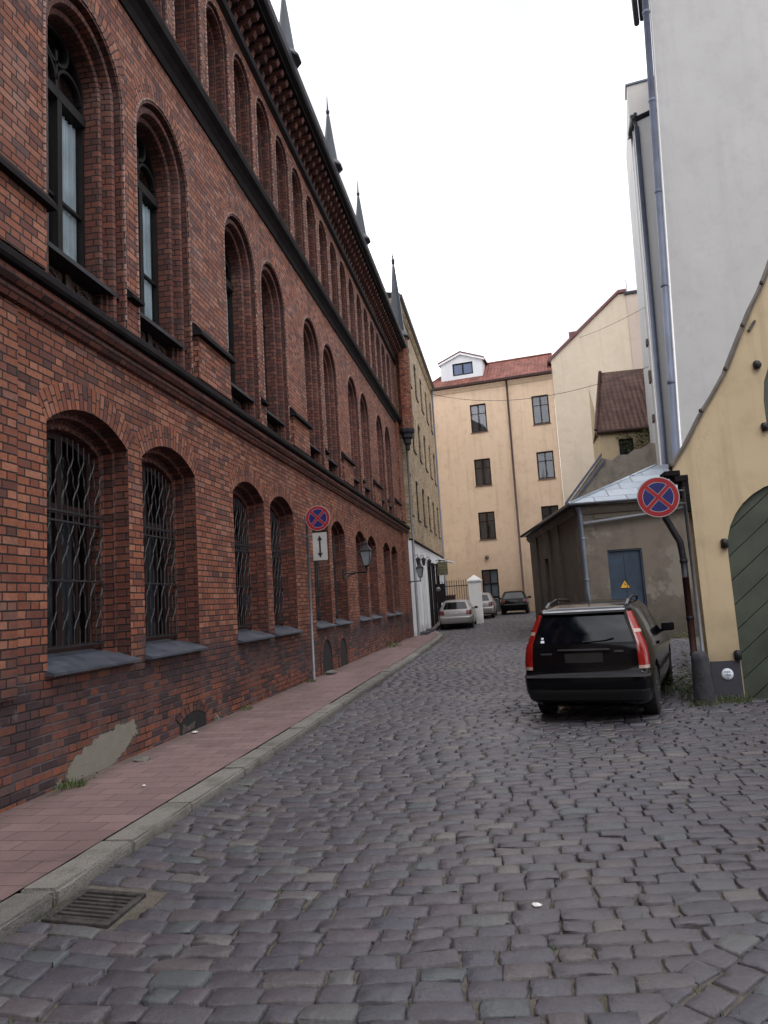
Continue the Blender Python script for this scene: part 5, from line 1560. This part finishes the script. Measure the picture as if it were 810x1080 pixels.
def litter(name, x, y, z, s_, lab, mat='litter_white'):
    bm = bmesh.new(); bmesh.ops.create_icosphere(bm, subdivisions=2, radius=s_)
    for v in bm.verts: v.co = Vector((v.co.x * rng.uniform(.7, 1.2), v.co.y * rng.uniform(.6, 1), max(-.3 * s_, v.co.z * rng.uniform(.2, .5))))
    m_ = MB(); m_.add_bm(bm); m_.v = [(a + x, b + y, c + z) for a, b, c in m_.v]
    tag(m_.build(name, MT[mat], None, loc=(x, y, z)), lab, 'litter')
litter('paper_scrap', .02, 4.06, .006, .026, 'crumpled white paper scrap lying on the cobbles in the middle of the street')
litter('paper_scrap', -3.3, 6.25, .13, .022, 'tiny white scrap lying on the red pavement')
litter('paper_scrap', -4.0, 8.9, .14, .04, 'white scrap lying by the boarded basement opening')
litter('broken_stone', -3.95, 15.9, .16, .14, 'broken grey stone in front of the arched basement vents', 'granite')
litter('broken_stone', -3.9, 7.35, .13, .1, 'loose rubble at the foot of the plaster patch', 'granite')
def cable(pts, sag, lab, r=.011):
    a, b = Vector(pts[0]), Vector(pts[1])
    P_ = [a.lerp(b, i / 24) + Vector((0, 0, -sag * 4 * (i / 24) * (1 - i / 24))) for i in range(25)]
    m_ = MB(); m_.tube(P_, r, 5); tag(m_.build('overhead_cable', MT['iron'], None, loc=tuple(P_[0])), lab, 'cable')
cable([(-3.9, 46.5, 15.0), (8.0, 33.0, 11.6)], 1.1, 'thin sagging cable strung across the street in front of the beige house', .013)
cable([(6.2, 49.0, 18.5), (7.1, 32.95, 14.0)], .1, 'thin cable running from the cream gable to the tall cream firewall', .013)

# ================================================================== weeds and climbing plant
def leaf_cloud(name, pts, size, mat='leaf', up=.6):
    V = []; F = []; vals = []
    for p in pts:
        a = rng.uniform(0, 2 * PI); e = rng.uniform(-.3, 1) * up
        d = Vector((math.cos(a) * math.cos(e), math.sin(a) * math.cos(e), math.sin(e)))
        s_ = size * rng.uniform(.55, 1.25)
        t = d.cross(Vector((rng.uniform(-1, 1), rng.uniform(-1, 1), 1.2))).normalized()
        p = Vector(p); i = len(V)
        n_ = d.cross(t)
        V += [p, p + d * s_ * .5 + t * s_ * .28 + n_ * s_ * .06, p + d * s_, p + d * s_ * .5 - t * s_ * .28 + n_ * s_ * .06]
        F.append((i, i + 1, i + 2, i + 3)); vals.append(rng.random())
    return V, F, vals
def plant(name, lab, cat, base, pts, size, blades=0, spread=.1, height=.15, group=None):
    V, F, vals = leaf_cloud(name, pts, size)
    for _ in range(blades):
        a = rng.uniform(0, 2*PI); r_ = spread * math.sqrt(rng.random()); p = Vector(base) + Vector((r_ * math.cos(a), r_ * math.sin(a), 0))
        h = height * rng.uniform(.4, 1.1); b = rng.uniform(0, 2*PI); ln = Vector((math.cos(b), math.sin(b), 0)) * h * rng.uniform(.1, .6); wv = Vector((-math.sin(b), math.cos(b), 0)) * .0035
        i = len(V); m_ = p + ln * .4 + Vector((0, 0, h * .65)); t_ = p + ln + Vector((0, 0, h))
        V += [p - wv, p + wv, m_ + wv * .8, m_ - wv * .8, t_]; F += [(i, i+1, i+2, i+3), (i+3, i+2, i+4)]; q = rng.uniform(.1, 1); vals += [q, q]
    me = bpy.data.meshes.new(name); me.from_pydata([tuple(Vector(v) - Vector(base)) for v in V], [], F); me.materials.append(MT['leaf'])
    at = me.attributes.new('rnd', 'FLOAT', 'FACE'); at.data.foreach_set('value', vals)
    o = bpy.data.objects.new(name, me); COL.objects.link(o); o.location = base
    return tag(o, lab, cat, group)
def blob(c, r, n):
    out_ = []
    while len(out_) < n:
        p = Vector((rng.uniform(-1, 1), rng.uniform(-1, 1), rng.uniform(-1, 1)))
        if p.length < 1: out_.append((c[0] + p.x * r[0], c[1] + p.y * r[1], max(.01, c[2] + p.z * r[2])))
    return out_
plant('weed', 'tall leafy weed growing up the downpipe of the ochre house', 'plant', (2.42, 11.1, 0), blob((2.42, 11.15, .32), (.12, .2, .36), 190), .055, 40, .15, .3)
plant('weed', 'low leafy weeds between the black car and the guard stone', 'plant', (2.5, 11.9, 0), blob((2.5, 12.0, .1), (.3, .6, .16), 240), .05, 120, .4, .2)
plant('weed', 'dry grass tuft at the foot of the dark plinth by the gate', 'plant', (2.9, 10.66, 0), blob((2.88, 10.67, .03), (.22, .1, .06), 90), .035, 150, .24, .12)
plant('weed', 'low green weeds in front of the guard stone', 'plant', (2.45, 10.45, 0), blob((2.45, 10.48, .02), (.22, .12, .05), 80), .03, 80, .2, .09)
plant('weed', 'weeds growing below the plaster patch at the foot of the brick wall', 'plant', (-4.02, 6.3, .12), blob((-4.03, 6.4, .13), (.07, .5, .04), 120), .03, 160, .12, .07)
plant('weed', 'small grass tuft at the wall base below the third barred window', 'plant', (-4.07, 10.9, .12), blob((-4.07, 10.9, .13), (.05, .25, .03), 40), .025, 90, .14, .06)
plant('weed', 'small grass tuft at the foot of the grey sign pole', 'plant', (-4.02, 14.5, .12), blob((-4.02, 14.5, .13), (.08, .18, .03), 40), .025, 90, .13, .07)
plant('weed', 'grass growing along the basement of the brick wall by its far end', 'plant', (-3.95, 24.9, .12), blob((-3.95, 24.9, .15), (.25, .9, .12), 160), .08, 60, .3, .15)
plant('weed', 'weeds at the foot of the stained shed wall', 'plant', (5.2, 23.6, 0), blob((5.2, 23.7, .08), (.7, .2, .14), 200), .06, 80, .4, .2)
plant('climbing_plant', 'green climbing plant hanging over the window of the tile roofed house', 'plant', (6.6, 36.8, 8.2), blob((6.75, 36.75, 8.5), (.6, .2, .75), 260) + blob((7.3, 36.75, 8.9), (.5, .2, .4), 150) + blob((6.2, 36.75, 8.9), (.35, .15, .4), 60), .14)
# grass and moss in the joints: one mass
pts = []
V = []; F = []; vals = []
def tuft(x, y, n, h):
    for _ in range(n):
        p = Vector((x + rng.gauss(0, .02), y + rng.gauss(0, .012), gz(y) + gx(x, y) - .026)); b = rng.uniform(0, 2*PI)
        hh = .012 + h * rng.uniform(.4, 1.1); ln = Vector((math.cos(b), math.sin(b), 0)) * hh * .7; wv = Vector((-math.sin(b), math.cos(b), 0)) * .003
        i = len(V); V.extend([p - wv, p + wv, p + ln + Vector((0, 0, hh))]); F.append((i, i+1, i+2)); vals.append(rng.random())
qs = near + diag
for q in qs:
    c = q[rng.randrange(4)]; x, y = c
    dens = .12 + .55 * max(0, math.sin(x * 1.3 + 2.0) * math.cos(y * .8 + x * .4)) + (.5 if x < -2.3 else 0) + (.25 if -1.6 < x < -.3 and y < 6 else 0)
    if y < 9 and rng.random() < dens:
        for _ in range(rng.randint(1, 4)):
            t_ = rng.random(); a = rng.randrange(4); e_ = q[(a + 1) % 4]
            tuft(q[a][0] + (e_[0] - q[a][0]) * t_, q[a][1] + (e_[1] - q[a][1]) * t_, rng.randint(4, 9), .024)
for _ in range(150):
    y = rng.uniform(1.5, 16); tuft(-2.585 + rng.uniform(0, .02), y, rng.randint(4, 10), .035)
me = bpy.data.meshes.new('joint_grass'); me.from_pydata([tuple(v) for v in V], [], F); me.materials.append(MT['leaf'])
at = me.attributes.new('rnd', 'FLOAT', 'FACE'); at.data.foreach_set('value', vals)
jg = bpy.data.objects.new('joint_grass', me); COL.objects.link(jg); tag(jg, 'short grass and moss growing in the joints of the cobbles', 'grass', kind='stuff')
# ================================================================== cars
class Car:
    """x right, y forward (0 = rear bumper), z up; the shell is a stack of horizontal outlines"""
    def __init__(s, name, label, cat, slices, paint, wheels, wr=.31, group='parked cars'):
        s.sl = slices; s.root = thing(name, (0, 0, 0), label, cat, group); s.wr = wr; s.wheels = wheels
        loops = [s.loop(*q) for q in slices]
        bm = bmesh.new()
        vs = [[bm.verts.new(p) for p in l] for l in loops]
        n = len(loops[0])
        for a, b in zip(vs, vs[1:]):
            for i in range(n):
                j = (i + 1) % n; bm.faces.new((a[i], a[j], b[j], b[i]))
        bm.faces.new(list(reversed(vs[0])))
        z, r, f, w, *_ = slices[-1]
        top = bm.verts.new((0, (r + f) / 2, z + .012))
        for i in range(n): bm.faces.new((vs[-1][i], vs[-1][(i + 1) % n], top))
        bmesh.ops.recalc_face_normals(bm, faces=bm.faces[:])
        me = bpy.data.meshes.new('body'); bm.to_mesh(me); bm.free()
        me.materials.append(MT[paint]); me.materials.append(MT['pit_dark'])
        tmp = bpy.data.objects.new('body', me); COL.objects.link(tmp)
        bm = bmesh.new()
        for y in wheels:
            for sg in (-1, 1):
                bmesh.ops.create_cone(bm, cap_ends=True, segments=28, radius1=wr + .055, radius2=wr + .055, depth=.34,
                                      matrix=Matrix.Translation((sg * (slices[3][3] - .06), y, wr + .01)) @ Matrix.Rotation(PI/2, 4, 'Y'))
        cm = bpy.data.meshes.new('cut'); bm.to_mesh(cm); bm.free(); cm.materials.append(MT['pit_dark'])
        for p in cm.polygons: p.material_index = 0
        cut = bpy.data.objects.new('cut', cm); COL.objects.link(cut)
        md = tmp.modifiers.new('b', 'BOOLEAN'); md.operation = 'DIFFERENCE'; md.object = cut; md.solver = 'EXACT'
        try: md.material_mode = 'TRANSFER'
        except Exception: pass
        dg = bpy.context.evaluated_depsgraph_get()
        new = bpy.data.meshes.new_from_object(tmp.evaluated_get(dg))
        tmp.modifiers.clear(); tmp.data = new
        bpy.data.objects.remove(cut)
        for p in new.polygons: p.use_smooth = True
        new.set_sharp_from_angle(angle=math.radians(38))
        s.body = tmp; tmp.parent = s.root
        s.make_wheels()
    def loop(s, z, r, f, w, rc, rf):
        h = []
        for i in range(5): h.append(((w - rc) * i / 5, r))
        for i in range(6):
            a = PI/2 * i / 6; h.append((w - rc + rc * math.sin(a), r + rc - rc * math.cos(a)))
        for i in range(14): h.append((w, r + rc + (f - rf - r - rc) * i / 13))
        for i in range(1, 7):
            a = PI/2 * i / 6; h.append((w - rf + rf * math.cos(a), f - rf + rf * math.sin(a)))
        for i in range(1, 5): h.append(((w - rf) * (1 - i / 5), f))
        h.append((0, f))
        full = h + [(-x, y) for x, y in reversed(h[1:-1])]
        bow = lambda x, y: x * (1 - .05 * abs((y - (r + f) / 2) / ((f - r) / 2)) ** 4)
        crown = lambda x: .025 * (x / w) ** 2
        return [(bow(x, y), y + (crown(x) if y < r + rc else 0), z) for x, y in full]
    def at(s, z):
        for a, b in zip(s.sl, s.sl[1:]):
            if a[0] <= z <= b[0]:
                t = (z - a[0]) / (b[0] - a[0]); return [p + (q - p) * t for p, q in zip(a, b)]
        return list(s.sl[-1] if z > s.sl[-1][0] else s.sl[0])
    def P(s, t, z, off=.0):
        """t: metres along the outline from the middle of the rear, + = right side"""
        sg = 1 if t >= 0 else -1; t = abs(t)
        _, r, f, w, rc, rf = s.at(z); fl = w - rc
        if t <= fl: x, y, nx, ny = t, r, 0, -1
        elif t <= fl + rc * PI/2:
            a = (t - fl) / rc; x, y, nx, ny = fl + rc * math.sin(a), r + rc - rc * math.cos(a), math.sin(a), -math.cos(a)
        else: x, y, nx, ny = w, r + rc + (t - fl - rc * PI/2), 1, 0
        k = (1 - .05 * min(1, abs((y - (r + f) / 2) / ((f - r) / 2))) ** 4)
        yy = y + (.025 * (x / w) ** 2 if y < r + rc else 0)
        return Vector((sg * (x * k + nx * off), yy + ny * off, z))
    def T(s, y, z):
        _, r, f, w, rc, rf = s.at(z); return w - rc + rc * PI/2 + (y - r - rc)
    def patch(s, name, mat, quad, off=.006, n=10, m=6, parent=None, th=.02, bowz=0.0):
        """quad: four (t, z): lower a, lower b, upper b, upper a"""
        a, b, c, d = quad; mb = MB()
        def g(u, v): 
            t = (a[0] * (1-u) + b[0] * u) * (1-v) + (d[0] * (1-u) + c[0] * u) * v
            z = (a[1] * (1-u) + b[1] * u) * (1-v) + (d[1] * (1-u) + c[1] * u) * v
            return t, z
        A = [[s.P(*g(i / n, j / m), off) for j in range(m + 1)] for i in range(n + 1)]
        B = [[s.P(*g(i / n, j / m), off - th) for j in range(m + 1)] for i in range(n + 1)]
        mb.grid(A)
        for row in (lambda q: [[q[i][0] for i in range(n + 1)], 0][0], lambda q: [q[i][m] for i in range(n + 1)], lambda q: q[0], lambda q: q[n]):
            p, q = row(A), row(B)
            for i in range(len(p) - 1): mb.face([p[i], p[i+1], q[i+1], q[i]])
        return mb.build(name, MT[mat], parent or s.root)
    def both(s, name, mat, quad, **k):
        s.patch(name, mat, quad, **k)
        return s.patch(name, mat, [(-t, z) for t, z in quad], **k)
    def make_wheels(s):
        w = s.sl[3][3]; r = s.wr
        for y in s.wheels:
            for sg in (-1, 1):
                m_ = MB(); x = sg * (w - .115)
                m_.lathe([(r * .66, -.1), (r * .9, -.1), (r * .985, -.08), (r, -.05), (r, .05), (r * .985, .08), (r * .9, .1), (r * .66, .1)], (x, y, r), 30, ax='x')
                o = m_.build('wheel', MT['tyre'], s.root, loc=(x, y, r), autosmooth=35)
                m_ = MB(); d = sg
                m_.lathe([(r * .68, .085 * d), (r * .66, .095 * d), (r * .62, .09 * d), (r * .55, .055 * d), (.02, .05 * d)], (x, y, r), 30, ax='x')
                for k in range(5):
                    a = k * 2 * PI / 5
                    m_.tube([(x + .07 * d, y + .04 * math.cos(a), r + .04 * math.sin(a)), (x + .085 * d, y + r * .62 * math.cos(a), r + r * .62 * math.sin(a))], .028, 6, r1=.02)
                m_.lathe([(.05, .08 * d), (.04, .1 * d), (.01, .102 * d)], (x, y, r), 12, ax='x')
                m_.build('rim', MT['rim'], o, loc=(x, y, r))
    def mirrors(s, y, z, mat):
        for sg in (-1, 1):
            w = s.at(z)[3]; m_ = MB()
            bm = bmesh.new(); bmesh.ops.create_cube(bm, size=1); bmesh.ops.bevel(bm, geom=bm.edges[:], offset=.22, segments=3, affect='EDGES', profile=.5)
            for v in bm.verts: v.co = Vector((sg * (w + .09) + v.co.x * .2, y + v.co.y * .13, z + .05 + v.co.z * .13))
            m_.add_bm(bm, 0, True)
            m_.tube([(sg * (w - .02), y + .02, z - .01), (sg * (w + .06), y, z + .02)], .025, 6)
            o = m_.build('wing_mirror', MT[mat], s.root)
            m_ = MB(); x0_, x1_ = sorted((sg * (w + .01), sg * (w + .17)))
            m_.face([(x0_, y - .0665, z + .0), (x1_, y - .0665, z + .0), (x1_, y - .0665, z + .1), (x0_, y - .0665, z + .1)]); m_.build('mirror_glass', MT['dark_glass'], o)
    def side_glass(s, spans, z0, z1, tilt):
        for a0, a1, b0, b1 in spans:
            s.both('side_window', 'car_glass', [(s.T(a0, z0), z0), (s.T(a1, z0), z0), (s.T(b1, z1), z1), (s.T(b0, z1), z1)], off=.004)

# ---- black estate car
SL_E = [(.20, .30, 4.45, .74, .2, .3), (.28, .07, 4.6, .80, .16, .3), (.40, .0, 4.68, .825, .13, .3), (.53, -.01, 4.7, .835, .12, .3), (.575, .0, 4.7, .838, .12, .3),
        (.60, .07, 4.69, .838, .10, .3), (.64, .10, 4.68, .838, .10, .3), (.74, .115, 4.6, .838, .10, .32), (.82, .125, 4.35, .832, .10, .34), (.89, .14, 3.75, .82, .10, .36), (.94, .155, 3.3, .808, .10, .3),
        (.97, .17, 3.2, .795, .10, .3), (1.15, .27, 2.88, .735, .10, .25), (1.30, .36, 2.62, .675, .10, .2), (1.345, .39, 2.52, .65, .10, .2), (1.375, .43, 2.46, .63, .12, .2), (1.405, .58, 2.38, .60, .16, .25), (1.432, .82, 2.28, .55, .2, .25), (1.455, 1.12, 2.15, .46, .2, .25), (1.468, 1.4, 1.95, .28, .2, .2)]
e = Car('estate_car', 'black estate car with tall red tail lamps parked by the grey shed, seen from behind', 'car', SL_E, 'paint_black', (.98, 3.72), .315)
e.patch('rear_window', 'car_glass', [(-.68, .97), (.68, .97), (.545, 1.315), (-.545, 1.315)], off=.005, n=16)
for sg in (1, -1):
    lo = [(.725, .70), (.885, .70), (.87, .97), (.715, .97)]; hi = [(.715, .97), (.84, .97), (.672, 1.33), (.592, 1.33)]
    cl_ = [(.725, .66), (.89, .66), (.888, .698), (.725, .698)]
    f = lambda q: [(sg * t, z) for t, z in q]
    t1 = e.patch('tail_lamp', 'lamp_red', f(lo), off=.014, th=.03)
    e.patch('lamp_upper', 'lamp_red', f(hi), off=.012, th=.03, parent=t1)
    e.patch('lamp_reverse', 'lamp_clear', f(cl_), off=.012, th=.03, parent=t1)
    e.patch('lamp_band', 'lamp_clear', f([(.69, 1.08), (.795, 1.08), (.775, 1.12), (.678, 1.12)]), off=.016, th=.02, parent=t1)
e.patch('bumper_strip', 'iron_light', [(-.98, .575), (.98, .575), (.98, .598), (-.98, .598)], off=.012, n=30, m=1, th=.03)
e.patch('number_plate', 'plate_dark', [(-.26, .74), (.26, .74), (.26, .85), (-.26, .85)], off=.006, m=1)
e.patch('plate_lip', 'iron_light', [(-.36, .885), (.36, .885), (.35, .905), (-.35, .905)], off=.02, m=1, th=.04)
e.patch('roof_spoiler', 'paint_black', [(-.57, 1.325), (.57, 1.325), (.56, 1.368), (-.56, 1.368)], off=.05, m=2, th=.07)
e.patch('spoiler_glint', 'rim', [(-.565, 1.352), (.565, 1.352), (.56, 1.37), (-.56, 1.37)], off=.054, m=1, th=.02)  # pale strip imitating the sky's reflection along the roof edge
e.patch('lower_bumper', 'car_plastic', [(-.9, .30), (.9, .30), (.93, .43), (-.93, .43)], off=.006, n=24)
e.patch('window_sticker', 'sticker_white', [(-.60, .985), (-.545, .985), (-.55, 1.015), (-.595, 1.015)], off=.0075, m=1, n=2, th=.004)
e.patch('window_sticker', 'sticker_white', [(-.595, 1.03), (-.555, 1.03), (-.56, 1.05), (-.59, 1.05)], off=.0075, m=1, n=2, th=.004)
e.patch('badge', 'iron_light', [(.42, .855), (.54, .855), (.54, .88), (.42, .88)], off=.007, m=1, n=3, th=.01)
e.patch('badge', 'iron_light', [(-.6, .84), (-.44, .84), (-.44, .86), (-.6, .86)], off=.007, m=1, n=3, th=.01)
wp = MB(); wp.tube([e.P(0, .985, .02), e.P(.3, 1.0, .02), e.P(.42, 1.02, .02)], .008, 5); wp.build('rear_wiper', MT['car_plastic'], e.root)
e.side_glass([(.42, 1.35, .6, 1.3), (1.43, 2.2, 1.4, 2.1), (2.28, 3.02, 2.2, 2.5)], .97, 1.345, 0)
e.both('side_moulding', 'car_plastic', [(e.T(1.35, .52), .52), (e.T(3.25, .52), .52), (e.T(3.25, .58), .58), (e.T(1.35, .58), .58)], off=.012, m=1, n=14)
e.both('door_handle', 'paint_black', [(e.T(1.55, .84), .84), (e.T(1.78, .84), .84), (e.T(1.78, .875), .875), (e.T(1.55, .875), .875)], off=.03, m=1, n=4)
for sg in (-1, 1):
    m_ = MB(); m_.tube([(sg * .55, .62, 1.40), (sg * .552, .82, 1.455), (sg * .555, 1.4, 1.505), (sg * .545, 2.1, 1.49), (sg * .52, 2.3, 1.45)], .017, 8)
    m_.tube([(sg * .55, 1.4, 1.52), (sg * .53, 1.4, 1.45)], .014, 6)
    ro = m_.build('roof_rail', MT['car_plastic'], e.root)
    m_ = MB(); m_.tube([(sg * .55, .61, 1.40), (sg * .552, .83, 1.46)], .02, 8); m_.build('rail_foot', MT['galvanised'], ro)
e.mirrors(2.95, .95, 'paint_black')
m_ = MB(); m_.tube([(0, .95, 1.43), (0, .88, 1.56)], .006, 5); m_.build('aerial', MT['car_plastic'], e.root)
for sg in (-1, 1): e.patch('headlight', 'lamp_glass', [(sg * 10, .66), (sg * 10.1, .66), (sg * 10.1, .7), (sg * 10, .7)]) if False else None
e.root.location = (.85, 9.5, -.058); e.root.rotation_euler.z = math.radians(-15); e.root.scale = (.95, 1, 1.03)

# ---- hatchbacks
def hatch(name, label, paint, hw, H, L_, lamp, loc, rz, plate='plate_white'):
    k = H / 1.43; q = hw / .84
    sl = [(.2, .25, L_ - .2, .74*q, .2, .3), (.28, .05, L_ - .06, .8*q, .18, .3), (.4, 0, L_, .83*q, .16, .3), (.55, 0, L_, .84*q, .15, .3), (.6, .02, L_, .84*q, .15, .3), (.63, .07, L_ - .02, .84*q, .13, .3),
          (.75*k, .08, L_ - .1, .835*q, .13, .34), (.84*k, .1, L_ - .5, .825*q, .13, .36), (.92*k, .13, L_ - 1.05, .81*q, .12, .3), (.96*k, .18, L_ - 1.2, .79*q, .12, .25), (1.15*k, .4, L_ - 1.55, .71*q, .12, .2),
          (1.32*k, .6, L_ - 1.85, .63*q, .12, .2), (1.38*k, .68, L_ - 1.95, .58*q, .14, .2), (1.41*k, .78, L_ - 2.1, .5*q, .16, .2), (1.43*k, 1.1, L_ - 2.4, .28*q, .16, .2)]
    c = Car(name, label, 'car', sl, paint, (.72, L_ - .85), .3)
    c.patch('rear_window', 'car_glass', [(-.64*q, .965*k), (.64*q, .965*k), (.5*q, 1.31*k), (-.5*q, 1.31*k)], off=.005, n=14)
    c.both('tail_lamp', lamp, [(.56*q, .70), (.93*q, .70), (.92*q, .9*k), (.58*q, .9*k)], off=.01)
    c.patch('number_plate', plate, [(-.27, .74), (.27, .74), (.27, .84), (-.27, .84)], off=.008, m=1)
    pm = MB()
    for i in range(6): 
        a = -.2 + i * .068 + (.03 if i > 2 else 0); pm.face([c.P(a, .765, .0095), c.P(a + .04, .765, .0095), c.P(a + .04, .815, .0095), c.P(a, .815, .0095)])
    c.patch('bumper_strip', paint, [(-.9*q, .5), (.9*q, .5), (.9*q, .55), (-.9*q, .55)], off=.014, m=1, n=24)
    c.patch('lower_bumper', 'car_plastic', [(-.8*q, .215), (.8*q, .215), (.85*q, .27), (-.85*q, .27)], off=.006, n=20)
    c.side_glass([(.62, 1.35, .85, 1.3), (1.42, 2.2, 1.38, 2.0)], .97*k, 1.3*k, 0)
    c.mirrors(L_ - 1.5, .93*k, paint)
    c.root.location = loc; c.root.rotation_euler.z = math.radians(rz)
    return c
hatch('hatchback_car', 'silver hatchback parked against the pavement in front of the white pillar', 'paint_silver', .85, 1.44, 4.1, 'lamp_dark_red', (-2.62, 36.6, gz(37.5)), -1)
hatch('hatchback_car', 'silver car half hidden behind the white gate pillar', 'paint_silver', .82, 1.46, 3.9, 'lamp_dark_red', (-1.62, 42.3, gz(43.5)), -2)
hatch('hatchback_car', 'small black hatchback parked in front of the beige house at the far end', 'paint_black', .84, 1.4, 3.7, 'lamp_dark_red', (.36, 44.6, gz(45.5)), -3, 'plate_dark')
